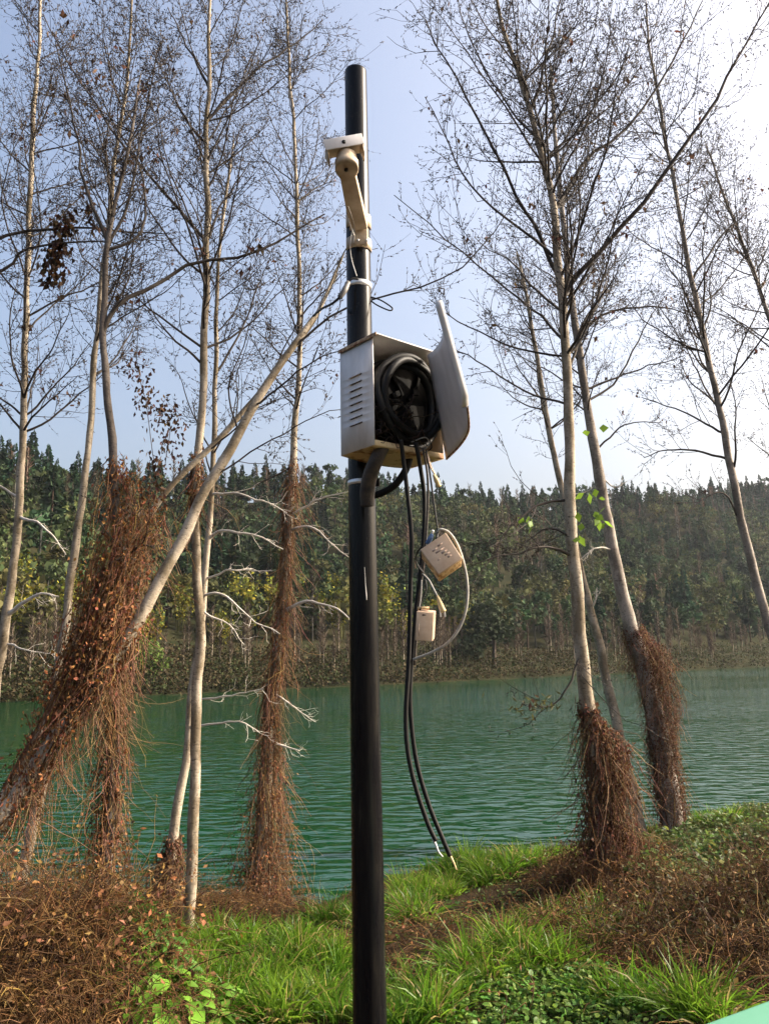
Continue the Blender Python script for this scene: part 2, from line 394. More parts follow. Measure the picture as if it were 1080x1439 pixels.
# the wood on the hillside as one mass
def in_view(p, margin=1.12):
    v = p - np.array([0, 0, EYE]); d = v @ fwd
    return d > 0 and abs((v @ crt) / d) < .481 * margin
wood = Geo(); ridge_spots = []
cnt = 0
s = 16.0
while s < 122:
    a = -120.0
    while a < 470:
        ss = s + rng.normal(0, 1.2); aa = a + rng.normal(0, 1.2)
        p = hill_xyz(np.array(ss), np.array(aa))
        dist = np.hypot(p[0], p[1])
        if in_view(p):
            nz = mnoise.fractal(Vector((p[0] * .018, p[1] * .018, 3)), 1, 2, 3)
            u = rng.uniform()
            hgt = ss / RID
            if hgt > .88: k = 'conifer' if u < .45 else ('broad' if u < .8 else 'bare')
            elif nz > .12: k = 'conifer' if u < .4 else ('broad' if u < .9 else 'olive')
            elif nz > -.12: k = 'broad' if u < .4 else ('olive' if u < .75 else ('conifer' if u < .88 else 'bare'))
            else: k = 'bare' if u < .2 else ('olive' if u < .7 else 'broad')
            if ss < 30 and u < .3: k = 'olive'
            g = whole[k][rng.integers(0, len(whole[k]))]
            sz = rng.uniform(.75, 1.3); th = rng.uniform(0, 6.28)
            if hgt > .93 and len(ridge_spots) < 170: ridge_spots.append((p, k, sz, th))
            else:
                c_, s_ = math.cos(th) * sz, math.sin(th) * sz
                Rm = np.array([[c_, s_, 0], [-s_, c_, 0], [0, 0, sz * rng.uniform(.85, 1.2)]])
                V = np.concatenate(g.V) @ Rm + p
                tint = np.array([rng.uniform(.7, 1.25), 1, rng.uniform(.8, 1.1)]) * rng.uniform(.35, 1.05)
                off = wood.n; wood.V.append(V); wood.C.append(np.concatenate(g.C) * tint); wood.F += [f + off for f in g.F]; wood.n += len(V)
                cnt += 1
        a += 4.1 if s < 90 else 4.6
    s += 4.6
far = obj('forest', geo_mesh('forest', wood, M['far']))
tag(far, 'dense mixed wood covering the slope of the far hill', 'forest', kind='stuff')
print('wood trees', cnt, 'verts', wood.n)
# single trees that stand out: ridge, bamboo, shore
ME = {k: [(geo_mesh(k + '_crown', c, M['far']), geo_mesh(k + '_trunk', t, M['far'])) for c, t in v] for k, v in PROT.items()}
WH = {k: [geo_mesh(k + '_tree', g, M['far']) for g in v] for k, v in whole.items()}
NAMES = {'conifer': ('conifer_tree', 'dark conifer standing on the skyline of the far wooded hill', 'conifers along the ridge'),
         'broad': ('evergreen_tree', 'round dark evergreen tree on the skyline of the far hill', 'round evergreens along the ridge'),
         'bare': ('leafless_tree', 'leafless brown tree on the skyline of the far hill', 'leafless trees along the ridge')}
for p, k, sz, th in ridge_spots:
    nm, lb, gp = NAMES[k]
    o = obj(nm, WH[k][rng.integers(0, len(WH[k]))]); o.location = tuple(p); o.rotation_euler = (0, 0, th); o.scale = (sz, sz, sz * 1.1)
    tag(o, lb, 'tree', gp)
def far_tree(nm, k, p, sz, th, lb, cat, gp=None, names=('crown', 'trunk'), sx=1):
    i = rng.integers(0, len(ME[k])); r = empty(nm, p, lb, cat, gp); r.rotation_euler = (0, 0, th); r.scale = (sz * sx, sz * sx, sz)
    for me, n_ in zip(ME[k][i], names):
        o = obj(n_, me, r, False)
    return r
def hill_at(px, s):
    """point of the far bank seen in photo column px, s metres behind the shore"""
    d = ray(px, 900); t = (s - np.dot(-S0, SN)) / np.dot(d[:2], SN); p = d[:2] * t
    return hill_xyz(np.array(s), np.array(np.dot(p - S0, SA)))
# yellow-green bamboo clumps
for px, s, sz in [(20, 15, .8), (55, 16, .9), (90, 15, .85), (185, 8, .75), (215, 9, .8), (160, 20, .8), (345, 17, 1.), (385, 18, .95), (450, 19, .9), (480, 18, 1.), (545, 18, 1.05), (430, 24, .8),
                  (625, 19, .9), (648, 18, .95), (605, 22, .9), (330, 24, .8), (250, 20, .8), (310, 12, .7), (570, 14, .75), (470, 26, .8), (20, 24, .8), (110, 23, .8)]:
    far_tree('bamboo_clump', 'bamboo', hill_at(px, s), sz * 1.2, rng.uniform(0, 6), 'yellow green bamboo clump at the foot of the far wooded hill', 'bamboo', 'bamboo clumps on the far bank', ('foliage', 'culms'))
# bleached bare saplings along the water
for i in range(120):
    px = rng.uniform(-30, 1110); s = rng.uniform(1.5, 11)
    if 670 < px < 720 or 195 < px < 215: s = max(s, 9)
    far_tree('bare_sapling', 'bare', hill_at(px, s), rng.uniform(.55, .95) * np.interp(px, [0, 1080], [.75, 1.05]), rng.uniform(0, 6), 'leafless pale sapling on the water edge of the far bank', 'sapling', 'bare saplings along the far shore')
# shore scrub
scrub = Geo()
for i in range(1500):
    px = rng.uniform(-80, 1160); p = hill_at(px, rng.uniform(.0, 1) ** 1.7 * 14 - .6); N = 36
    C = p + rng.normal(0, 1, (N, 3)) * [1.1, 1.1, .45] + [0, 0, .5]
    V, Fq = clump_quads(C, rng.uniform(.07, .2, N)); c = np.array([[.036, .028, .014], [.028, .036, .012], [.05, .038, .018]])[rng.integers(0, 3)]
    scrub.add(V, Fq, np.repeat(c * rng.uniform(.5, 1.4, (N, 1)), 4, 0))
tag(obj('undergrowth', geo_mesh('undergrowth', scrub, M['far'])), 'brown and olive scrub lining the far shore', 'scrub', kind='stuff')
cr, tk = proto('bush', 1.6)
p = hill_at(692, 4.0); r = empty('evergreen_bush', p, 'big dark rounded evergreen bush with pale tips at the far water edge', 'bush'); r.scale = (1.9, 1.9, 1.75)
obj('crown', geo_mesh('bush_crown', cr, M['far']), r, False); obj('trunk', geo_mesh('bush_trunk', tk, M['far']), r, False)
cr, tk = proto('bush', 1.2)
for k_ in range(len(cr.C)): cr.C[k_] = cr.C[k_] * [2.6, 2.9, 1.3]
p = hill_at(203, 2.2); r = empty('yellow_green_bush', p, 'bright yellow green bush on the far shore beside brown scrub', 'bush'); r.scale = (.62, .62, .85)
obj('crown', geo_mesh('bush_crown', cr, M['far']), r, False); obj('trunk', geo_mesh('bush_trunk', tk, M['far']), r, False)

# ------------------------------------------------------------------ bank trees
def grow(S, D, L, K, up=.25, wander=.18):
    N = len(S); P = np.zeros((N, K, 3)); P[:, 0] = S; d = nrm(D.copy()); st = (np.asarray(L) / (K - 1))[:, None]
    for i in range(1, K):
        P[:, i] = P[:, i - 1] + d * st
        d = nrm(d + np.array([0, 0, up / K * 2]) + rng.normal(0, wander, (N, 3)))
    return P
def spawn(P, Rr, per, amin, amax, t0=.15):
    """per children on every polyline; returns starts, dirs, parent radius, t"""
    N, K, _ = P.shape
    idx = np.repeat(np.arange(N), per); n_ = len(idx)
    t = rng.uniform(t0, 1, n_); f = t * (K - 1); i = np.minimum(f.astype(int), K - 2); w = (f - i)[:, None]
    S = P[idx, i] * (1 - w) + P[idx, i + 1] * w; T = nrm(P[idx, i + 1] - P[idx, i])
    rr = Rr[idx, i] * (1 - w[:, 0]) + Rr[idx, i + 1] * w[:, 0]
    pr = nrm(np.cross(T, rng.normal(size=(n_, 3)))); a = np.radians(rng.uniform(amin, amax, n_))[:, None]
    return S, T * np.cos(a) + pr * np.sin(a), rr, t
def buds_geo(P, n_per, L=.027, w=.0052):
    N, K, _ = P.shape; idx = np.repeat(np.arange(N), n_per); m_ = len(idx)
    f = rng.uniform(.1, 1, m_) * (K - 1); i = np.minimum(f.astype(int), K - 2); q = (f - i)[:, None]
    S = P[idx, i] * (1 - q) + P[idx, i + 1] * q; T = nrm(P[idx, i + 1] - P[idx, i])
    D = nrm(T * .8 + rng.normal(0, .55, (m_, 3)))
    Ls = (L * rng.uniform(.5, 1.5, m_))[:, None]; u = nrm(np.cross(D, rng.normal(size=(m_, 3)))); v = np.cross(D, u)
    ws = w * rng.uniform(.7, 1.4, (m_, 1)); mid = S + D * Ls * .4
    q0 = S + D * Ls * .25
    V = np.stack([q0 + u * ws, q0 + (-.5 * u + .87 * v) * ws, q0 + (-.5 * u - .87 * v) * ws, S + D * Ls, S], 1).reshape(-1, 3)
    b0 = (np.arange(m_) * 5)[:, None]
    F = np.concatenate([b0 + np.array([[3, 0, 1]]), b0 + np.array([[3, 1, 2]]), b0 + np.array([[3, 2, 0]]), b0 + np.array([[4, 2, 1]])])
    return V, F
def leaves_geo(C, L, W, hang=0.0, fold=.35, base=None):
    """small folded leaves: 6 verts, 4 tris"""
    N = len(C); D = rng.normal(size=(N, 3)); D[:, 2] -= hang * 2.5; D = nrm(D)
    S = nrm(np.cross(D, rng.normal(size=(N, 3)))); U = np.cross(S, D)
    L = (np.asarray(L) * np.ones(N))[:, None]; W = (np.asarray(W) * np.ones(N))[:, None]
    k = rng.uniform(.0, fold, (N, 1)) * W
    V = np.stack([C, C + D * L * .45 + S * W + U * k, C + D * L * .5 - U * k * .3, C + D * L * .45 - S * W + U * k, C + D * L - U * k * rng.uniform(-1, 2, (N, 1))], 1).reshape(-1, 3)
    b0 = (np.arange(N) * 5)[:, None]
    F = np.concatenate([b0 + np.array([[0, 1, 2]]), b0 + np.array([[0, 2, 3]]), b0 + np.array([[1, 4, 2]]), b0 + np.array([[3, 2, 4]])])
    return V, F
def rust_cols(N, rep, base=(.21, .085, .032), lo=.3, hi=1.6):
    c = np.array(base) * rng.uniform(lo, hi, (N, 1)) * np.stack([np.ones(N), rng.uniform(.75, 1.3, N), rng.uniform(.7, 1.4, N)], 1)
    return np.repeat(c, rep, 0)
TREES = {}
def tree(name, label, poly, limbs=(), Y=None, dY=0.0, crown=None, nl1=20, len1=1.5, dens=1.0, bark='bark', group=None, cat='tree', leaves=0, dead=(), l1up=.35, ws=.72):
    """poly: (px, py, width px) from the base up. limbs: lists of (px, py, dY) with first entry radius px"""
    if Y is None: Y = hit(poly[0][0], poly[0][1])[1]
    n_ = len(poly)
    pts, rad = [], []
    for i, (px, py, w) in enumerate(poly):
        yy = Y + dY * i / (n_ - 1); p = at(px, py, yy); pts.append(p)
        rad.append(.5 * w * ws * np.dot(p - [0, 0, EYE], fwd) / F_PX)
    pts = np.array(pts); rad = np.array(rad)
    root_p = pts[0].copy(); root_p[2] = float(zg(root_p[0], root_p[1]))
    d0 = nrm(pts[0] - pts[1])
    ext = pts[0] + d0 * max(.25, (pts[0][2] - root_p[2] + .25) / max(.35, -d0[2]))
    pts = np.vstack([ext, pts]); rad = np.concatenate([[rad[0] * 1.15], rad])
    K = 70
    Q = spline(np.hstack([pts, rad[:, None]]), K); P, Rr = Q[:, :3], np.maximum(Q[:, 3], .004)
    wob = np.array([[vnoise(p, 2.3), vnoise(p + 9, 2.3), 0] for p in P]); P = P + wob * .022
    Rr = Rr * (1 + .09 * np.array([vnoise(p, 5) for p in P]))
    Rr[-1] = .001
    t_ = empty(name, root_p, label, cat, group)
    V, F = tubes(P[None], Rr[None], 12, ref=(1, 0, 0) if abs(nrm(P[-1] - P[0])[0]) < .6 else (0, 1, 0))
    # small knots and unevenness of the stem
    V = V + np.array([[vnoise(v, 14) * .004, vnoise(v + 5, 14) * .004, 0] for v in V])
    obj('trunk', make_mesh('trunk', V, [F], M[bark], smooth=True), t_)
    # knots
    L1P, L1R = [], []
    zs = P[:, 2]
    for lb in list(limbs) + list(dead):
        w0 = lb[0]; is_dead = lb in dead
        q = np.array([at(px, py, Y + d) for px, py, d in lb[1:]])
        i0 = int(np.argmin(np.abs(P[:, 2] - q[0][2])))
        dlt = P[i0] - q[0]
        q = q + dlt * np.linspace(1, 0, len(q))[:, None]
        Kl = 14; qq = spline(q, Kl)
        qq[1:] += np.array([[vnoise(v, 3), vnoise(v + 7, 3), vnoise(v + 3, 3)] for v in qq[1:]]) * .03 + np.array([[vnoise(v, 9), vnoise(v + 7, 9), vnoise(v + 3, 9)] for v in qq[1:]]) * .018
        r0 = .5 * w0 * .8 * Y / F_PX; rr = r0 * np.linspace(1, .28, Kl)
        bg = Geo(); bg.add(*tubes(qq[None], rr[None], 6))
        if is_dead:                              # short broken side twigs
            S_, D_, r_, _ = spawn(qq[None], rr[None], 7, 25, 60, .25)
            tp = grow(S_, D_, rng.uniform(.06, .26, 7), 5, up=.15, wander=.28); bg.add(*tubes(tp, np.minimum(r_ * .5, .003)[:, None] * np.linspace(1, .4, 5), 4))
            S_, D_, r_, _ = spawn(tp, np.full((7, 5), .002), 2, 25, 60, .25); bg.add(*tubes(grow(S_, D_, rng.uniform(.04, .12, 14), 4, up=.1, wander=.3), .0012, 3))
        bg.build('branch', M['dead_branch' if is_dead else 'branch'], t_, smooth=True)
        if not is_dead: L1P.append(qq); L1R.append(rr)
    # self-grown limbs
    if nl1:
        nl1 = int(nl1 * 1.45); zc = at(poly[0][0], min(crown + 110, 700), Y)[2]; ok = np.where(zs > zc)[0]; ok = ok[ok < K - 2]
        i = ok[np.sort(rng.integers(0, len(ok), nl1))]; f = (i - ok[0]) / max(1, len(ok) - 1)
        T = nrm(P[i + 1] - P[i]); az = rng.uniform(0, 6.28, nl1) + np.arange(nl1) * 2.4
        out = np.stack([np.cos(az), np.sin(az), np.zeros(nl1)], 1); el = np.radians(rng.uniform(25, 62, nl1))[:, None]
        D = out * np.cos(el) + T * np.sin(el)
        Ln = len1 * np.interp(f, [0, .25, 1], [.9, 1.4, .6]) * rng.uniform(.6, 1.2, nl1)
        LP = grow(P[i], D, Ln, 14, up=l1up, wander=.10)
        r0 = np.minimum(np.maximum(Rr[i] * .38, .006), .016)
        LR = r0[:, None] * np.linspace(1, .25, 14)
        for a in range(nl1):
            V, F = tubes(LP[a:a + 1], LR[a:a + 1], 5); obj('branch', make_mesh('branch', V, [F], M['branch'], smooth=True), t_)
        L1P += list(LP); L1R += list(LR)
        # the leader counts as a limb too
        top = np.linspace(ok[0], K - 2, 14).astype(int); L1P.append(P[top]); L1R.append(Rr[top])
    L1P = np.array(L1P); L1R = np.array(L1R)
    ll = np.linalg.norm(np.diff(L1P, axis=1), axis=2).sum(1)
    rep = np.maximum(4, (ll * 5.6 * dens).astype(int))
    A = np.repeat(L1P, rep, 0); B = np.repeat(L1R, rep, 0)
    S, D, rr, t = spawn(A, B, 1, 30, 62, .12)
    n2 = len(S); L2 = rng.uniform(.25, .95, n2) * (1.15 - .5 * t) * min(1.2, len1 / 1.4)
    P2 = grow(S, D, L2, 6, up=.3, wander=.17); R2 = np.minimum(rr * .6, .0048)[:, None] * np.linspace(1, .4, 6)
    R2 = np.maximum(R2, .0016)
    per3 = 6
    S, D, rr, t = spawn(P2, R2, per3, 28, 65, .1)
    S1, D1, _, _ = spawn(A, B, 1, 30, 70, .2); S = np.vstack([S, S1]); D = np.vstack([D, D1])
    n3 = len(S); P3 = grow(S, D, rng.uniform(.08, .30, n3), 3, up=.25, wander=.25); R3 = .0014 * np.linspace(1, .6, 3)[None] * np.ones((n3, 1))
    g = Geo(); V, F = tubes(P2, R2, 3); g.add(V, F); V, F = tubes(P3, R3, 3); g.add(V, F)
    tag(g.build('twigs', M['twig'], t_), kind='stuff')
    bV, bF = buds_geo(P3, 5); tag(obj('buds', make_mesh('buds', bV, [bF], M['bud']), t_), kind='stuff')
    if leaves:
        ii = rng.integers(0, n3, leaves // 3); C = np.repeat(P3[ii, 1], 3, 0) + rng.normal(0, .03, (len(ii) * 3, 3))
        V, F = leaves_geo(C, rng.uniform(.04, .08, len(C)), rng.uniform(.01, .022, len(C)), hang=.7)
        tag(obj('dead_leaves', make_mesh('dead_leaves', V, [F], M['dead_leaf'], rust_cols(len(C), 5, (.10, .05, .03))), t_), kind='stuff')
    TREES[name + label[:20]] = (P, Rr, t_)
    return P, Rr, Y, t_

T0 = tree('poplar_tree', 'bare pale tree whose trunk stands out of frame, sending dark boughs across the sky', [(-260, 1240, 24), (-210, 900, 20), (-150, 600, 15), (-130, 300, 11), (-120, 50, 7), (-118, -150, 3)],
          limbs=[[9, (-150, 470, 0), (-60, 395, 0), (0, 372, .1), (35, 345, .1), (110, 338, .2), (170, 345, .3)], [9, (-145, 420, 0), (-50, 350, 0), (50, 318, .2), (160, 324, .3), (235, 330, .4)]],
          Y=6.6, crown=350, nl1=8, len1=1.3, dens=1.0)
T1 = tree('poplar_tree', 'slim pale bare tree with one bleached low limb, beside the vine-hung trunks', [(-55, 1255, 24), (-12, 1010, 19), (12, 850, 17), (22, 770, 15), (33, 600, 13), (37, 420, 11), (46, 200, 9), (56, 40, 6), (60, -120, 3)],
          Y=8.3, crown=520, nl1=26, len1=1.35, dens=1.1, leaves=150,
          dead=[[9, (17, 862, 0), (40, 843, -.1), (62, 834, -.15), (85, 838, -.2)], [6, (37, 725, 0), (65, 742, -.2), (93, 782, -.3)], [5, (22, 700, 0), (-20, 672, 0), (-60, 668, 0)], [4, (8, 908, 0), (40, 915, -.1), (75, 920, -.2)]])
T2 = tree('poplar_tree', 'pale mottled tree rising from the brush behind the two leaning trunks', [(15, 1292, 24), (60, 1100, 20), (88, 900, 17), (110, 740, 15), (130, 560, 12), (140, 430, 10), (158, 260, 8), (178, 110, 6), (190, -60, 3)],
          Y=7.5, crown=470, nl1=22, len1=1.3, dens=1.1, leaves=90)
T3 = tree('poplar_tree', 'dark forked tree smothered in dry rusty vine up to its fork', [(140, 1305, 34), (152, 1180, 26), (160, 1050, 20), (166, 860, 17), (160, 680, 17), (150, 540, 14), (145, 455, 13), (150, 350, 10), (160, 290, 8), (185, 190, 6), (200, 100, 3)],
          limbs=[[11, (147, 462, 0), (170, 422, 0), (215, 400, .1), (280, 363, .2), (355, 357, .2), (410, 328, .3), (460, 300, .4)], [7, (150, 350, 0), (185, 270, .2), (205, 160, .4), (225, 60, .5)], [8, (148, 340, 0), (120, 270, 0), (105, 180, .1), (80, 60, .1)],
                 [7, (165, 845, 0), (172, 800, -.1), (195, 770, -.2), (215, 768, -.2)], [6, (300, 363, .2), (310, 330, .2), (270, 250, .3), (180, 150, .4), (120, 80, .4)]],
          Y=6.3, crown=340, nl1=8, len1=1.2, dens=.8, bark='bark3', leaves=120)
L1 = tree('leaning_tree', 'thick pale bare trunk leaning steeply over towards the black pole', [(-75, 1235, 44), (0, 1150, 36), (60, 1062, 32), (140, 955, 26), (195, 870, 24), (245, 780, 22), (300, 670, 20), (370, 550, 16), (430, 462, 11), (452, 428, 8), (486, 352, 4)],
          limbs=[[6, (448, 436, 0), (482, 412, .1), (523, 390, .2), (600, 378, .3), (660, 360, .4), (702, 318, .5), (732, 275, .6)], [5, (380, 535, 0), (440, 500, .1), (500, 480, .3)], [4, (350, 585, 0), (330, 520, .2), (360, 440, .3), (400, 380, .3)],
                 [4, (320, 640, 0), (390, 600, .2), (450, 575, .3), (520, 570, .5)]],
          Y=5.6, dY=.9, crown=None, nl1=0, len1=.9, dens=.8)
L2 = tree('leaning_tree', 'thinner leaning trunk running beside the thick leaning one, rust vine on its middle', [(-60, 1230, 22), (0, 1130, 17), (40, 1055, 16), (93, 955, 14), (150, 845, 13), (222, 707, 12), (324, 600, 11), (400, 505, 8), (440, 452, 5), (478, 380, 3)],
          limbs=[[4, (324, 600, 0), (380, 560, .1), (440, 545, .2)], [4, (400, 505, 0), (430, 440, .1), (440, 380, .1)], [3, (360, 560, 0), (350, 500, .1), (365, 430, .2)]],
          Y=6.1, dY=.9, nl1=0, len1=.9, dens=.8)
T4 = tree('poplar_tree', 'tall pale straight bare trunk rooted in bright grass, taller of a close pair', [(266, 1318, 24), (272, 1150, 22), (276, 1000, 20), (280, 900, 19), (278, 800, 18), (274, 700, 16), (284, 560, 15), (288, 430, 14), (292, 300, 12), (289, 230, 11), (293, 150, 9), (293, 60, 7), (296, -90, 4)],
          limbs=[[7, (292, 165, 0), (340, 115, .1), (400, 70, .2), (450, 30, .3)], [6, (291, 130, 0), (265, 70, 0), (235, 10, .1)], [7, (290, 330, 0), (230, 260, .2), (165, 190, .3), (100, 90, .4), (60, 20, .4)], [6, (289, 350, 0), (315, 290, .1), (355, 225, .2)]],
          crown=420, nl1=20, len1=1.3, dens=1.0)
T4b = tree('poplar_tree', 'slimmer pale bare trunk of a close pair, bleached dead limbs on one side', [(230, 1268, 24), (247, 1150, 19), (262, 1060, 17), (273, 950, 15), (286, 850, 14), (297, 700, 11), (300, 640, 10), (303, 500, 9), (305, 400, 7), (316, 280, 6), (330, 190, 3)],
           limbs=[[5, (302, 530, 0), (335, 470, .1), (360, 410, .2), (380, 360, .2)]], crown=560, nl1=10, len1=1.0, dens=1.0,
           dead=[[5, (299, 702, 0), (332, 699, -.1), (375, 712, -.2), (402, 721, -.2)], [7, (297, 768, 0), (315, 753, -.1), (355, 755, -.2), (398, 770, -.2)], [4, (297, 802, 0), (335, 796, -.1), (385, 806, -.2)],
                 [5, (294, 826, 0), (320, 830, -.1), (350, 860, -.2), (390, 892, -.3)], [4, (290, 862, 0), (325, 880, -.1), (345, 906, -.2)], [5, (272, 992, 0), (300, 983, -.2), (345, 975, -.3), (372, 968, -.4)], [5, (270, 1020, 0), (310, 1012, -.2), (345, 1016, -.3), (368, 1030, -.3)]])
T5 = tree('poplar_tree', 'leaning bare tree sheathed in rusty dead vine, skirted wide at its foot', [(366, 1268, 40), (372, 1150, 30), (380, 1000, 24), (395, 880, 19), (405, 740, 17), (414, 600, 12), (422, 500, 10), (418, 330, 8), (412, 180, 6), (405, 60, 5), (398, -80, 3)],
          limbs=[[4, (419, 420, 0), (450, 395, .1), (480, 360, .2)], [4, (412, 660, 0), (350, 690, -.1), (310, 735, -.1)]], crown=480, nl1=24, len1=1.15, dens=1.1, leaves=90,
          dead=[[5, (412, 755, 0), (430, 745, -.1), (450, 745, -.2), (470, 770, -.3), (497, 788, -.3)], [7, (402, 862, 0), (430, 848, -.1), (465, 852, -.2), (497, 872, -.3)], [5, (412, 715, 0), (450, 695, -.1), (490, 689, -.2)],
                [4, (386, 972, 0), (415, 990, -.1), (445, 1012, -.2)], [5, (376, 1052, 0), (400, 1053, -.1), (420, 1055, -.2)]])
T6 = tree('poplar_tree', 'big forked bare tree with the widest crown, brown vine heaped round its foot', [(850, 1248, 44), (845, 1160, 34), (838, 1080, 29), (822, 960, 24), (808, 820, 21), (800, 680, 19), (796, 540, 16), (789, 430, 15), (776, 300, 12), (760, 210, 10), (730, 110, 8), (702, 20, 6), (680, -90, 3)],
          limbs=[[9, (787, 395, 0), (752, 325, .1), (723, 268, .2), (675, 175, .2), (635, 100, .3), (600, 30, .3)], [10, (792, 425, 0), (860, 340, -.2), (940, 245, -.3), (1005, 145, -.4), (1040, 75, -.4), (1080, 0, -.4)],
                 [8, (775, 290, 0), (820, 225, .1), (890, 165, .2), (955, 65, .2), (985, 0, .2)], [7, (745, 155, 0), (770, 75, 0), (790, -20, .1)], [6, (792, 478, 0), (740, 430, .2), (655, 360, .3), (555, 275, .4)],
                 [5, (794, 505, 0), (720, 490, .2), (650, 455, .3), (600, 420, .4)], [5, (796, 560, 0), (730, 540, .2), (660, 500, .3), (630, 490, .3)], [6, (797, 788, 0), (760, 775, -.1), (720, 780, -.2), (664, 791, -.3)],
                 [5, (799, 715, 0), (750, 722, -.1), (712, 747, -.2), (690, 790, -.2)], [5, (800, 760, 0), (770, 748, 0), (730, 770, 0)], [6, (765, 225, 0), (740, 120, .2), (755, 30, .3)], [5, (757, 195, 0), (700, 130, .3), (655, 40, .4), (640, -20, .4)],
                 [5, (812, 905, 0), (797, 950, -.1), (772, 985, -.1), (737, 995, -.2)]],
          crown=430, nl1=26, len1=1.6, dens=1.35, leaves=260, ws=.84)
T7 = tree('poplar_tree', 'leaning bare tree with a shaggy brown vine bundle bulging on its lower trunk', [(947, 1168, 40), (928, 1050, 32), (906, 950, 27), (885, 880, 24), (862, 780, 20), (840, 660, 18), (822, 560, 14), (808, 460, 12), (798, 380, 10), (790, 300, 9), (780, 200, 7), (772, 80, 4)],
          limbs=[[6, (811, 478, 0), (850, 442, .1), (925, 432, .2), (985, 447, .2)], [5, (818, 540, 0), (880, 520, .2), (960, 500, .3)], [5, (824, 570, 0), (865, 540, .2), (900, 470, .3), (930, 420, .3)], [4, (835, 640, 0), (880, 600, .1), (930, 595, .2)]],
          crown=480, nl1=20, len1=1.4, dens=1.1, bark='bark2', leaves=120, ws=.84, dead=[[4, (838, 680, 0), (860, 690, -.1), (880, 675, -.2)], [4, (862, 770, 0), (835, 768, -.2), (815, 785, -.2)]])
T8 = tree('poplar_tree', 'thin bare tree crossing behind the big forked one', [(902, 1168, 16), (880, 1080, 15), (862, 1000, 14), (840, 900, 12), (822, 830, 11), (790, 690, 9), (770, 600, 8), (755, 510, 6), (742, 430, 5), (725, 350, 3)],
          crown=640, nl1=14, len1=1.1, dens=1.0, bark='bark', ws=1.0, dead=[[4, (815, 860, 0), (830, 842, -.1), (838, 825, -.1)], [3, (790, 700, 0), (830, 690, 0), (850, 660, 0)]])
T9 = tree('poplar_tree', 'leaning bare tree between the shaggy-vined one and the slender far one', [(1165, 1180, 26), (1120, 1010, 21), (1080, 880, 18), (1050, 770, 16), (1025, 650, 14), (1005, 550, 12), (985, 460, 11), (965, 360, 9), (945, 250, 7), (930, 170, 6), (915, 90, 5), (905, -10, 3)],
          limbs=[[5, (1015, 610, 0), (960, 580, .1), (900, 560, .2)], [5, (1020, 640, 0), (950, 628, .2), (905, 640, .3)], [4, (1040, 720, 0), (1010, 686, -.1), (960, 725, -.2)], [5, (970, 390, 0), (1010, 330, .1), (1060, 290, .2)]],
          Y=9.2, crown=600, nl1=26, len1=1.35, dens=1.1, bark='bark2', leaves=120)
T10 = tree('poplar_tree', 'slender bare tree whose trunk leans in past the last of the bank trees', [(1290, 1180, 22), (1220, 950, 17), (1160, 740, 13), (1110, 560, 10), (1080, 450, 8), (1050, 360, 7), (1020, 285, 5), (990, 200, 3)],
           Y=10.5, crown=620, nl1=22, len1=1.3, dens=1.1, bark='bark2', leaves=90)

# fresh green leaves at the forked tree, greenish tip of its drooping twig
G = Geo()
for px, py, k in [(735, 738, 3), (850, 733, 3), (826, 690, 3), (837, 722, 2), (812, 755, 2), (745, 730, 3), (850, 700, 2), (832, 615, 2), (812, 726, 2), (845, 738, 2)]:
    C = at(px, py, T6[2] - .15) + rng.normal(0, .035, (k, 3)); V, F = leaves_geo(C, rng.uniform(.08, .12, k), rng.uniform(.028, .042, k), hang=.5, fold=.25)
    G.add(V, F, np.repeat(np.array([.16, .26, .03]) * rng.uniform(.7, 1.3, (k, 1)), 5, 0))
C = at(752, 990, T6[2] - .18) + rng.normal(0, 1, (60, 3)) * [.14, .05, .05]; V, F = leaves_geo(C, .07, .008, hang=.2)
G.add(V, F, np.repeat(np.array([.10, .09, .03]) * rng.uniform(.6, 1.4, (60, 1)), 5, 0))
tag(G.build('green_leaves', M['leaf'], T6[3]), kind='stuff')

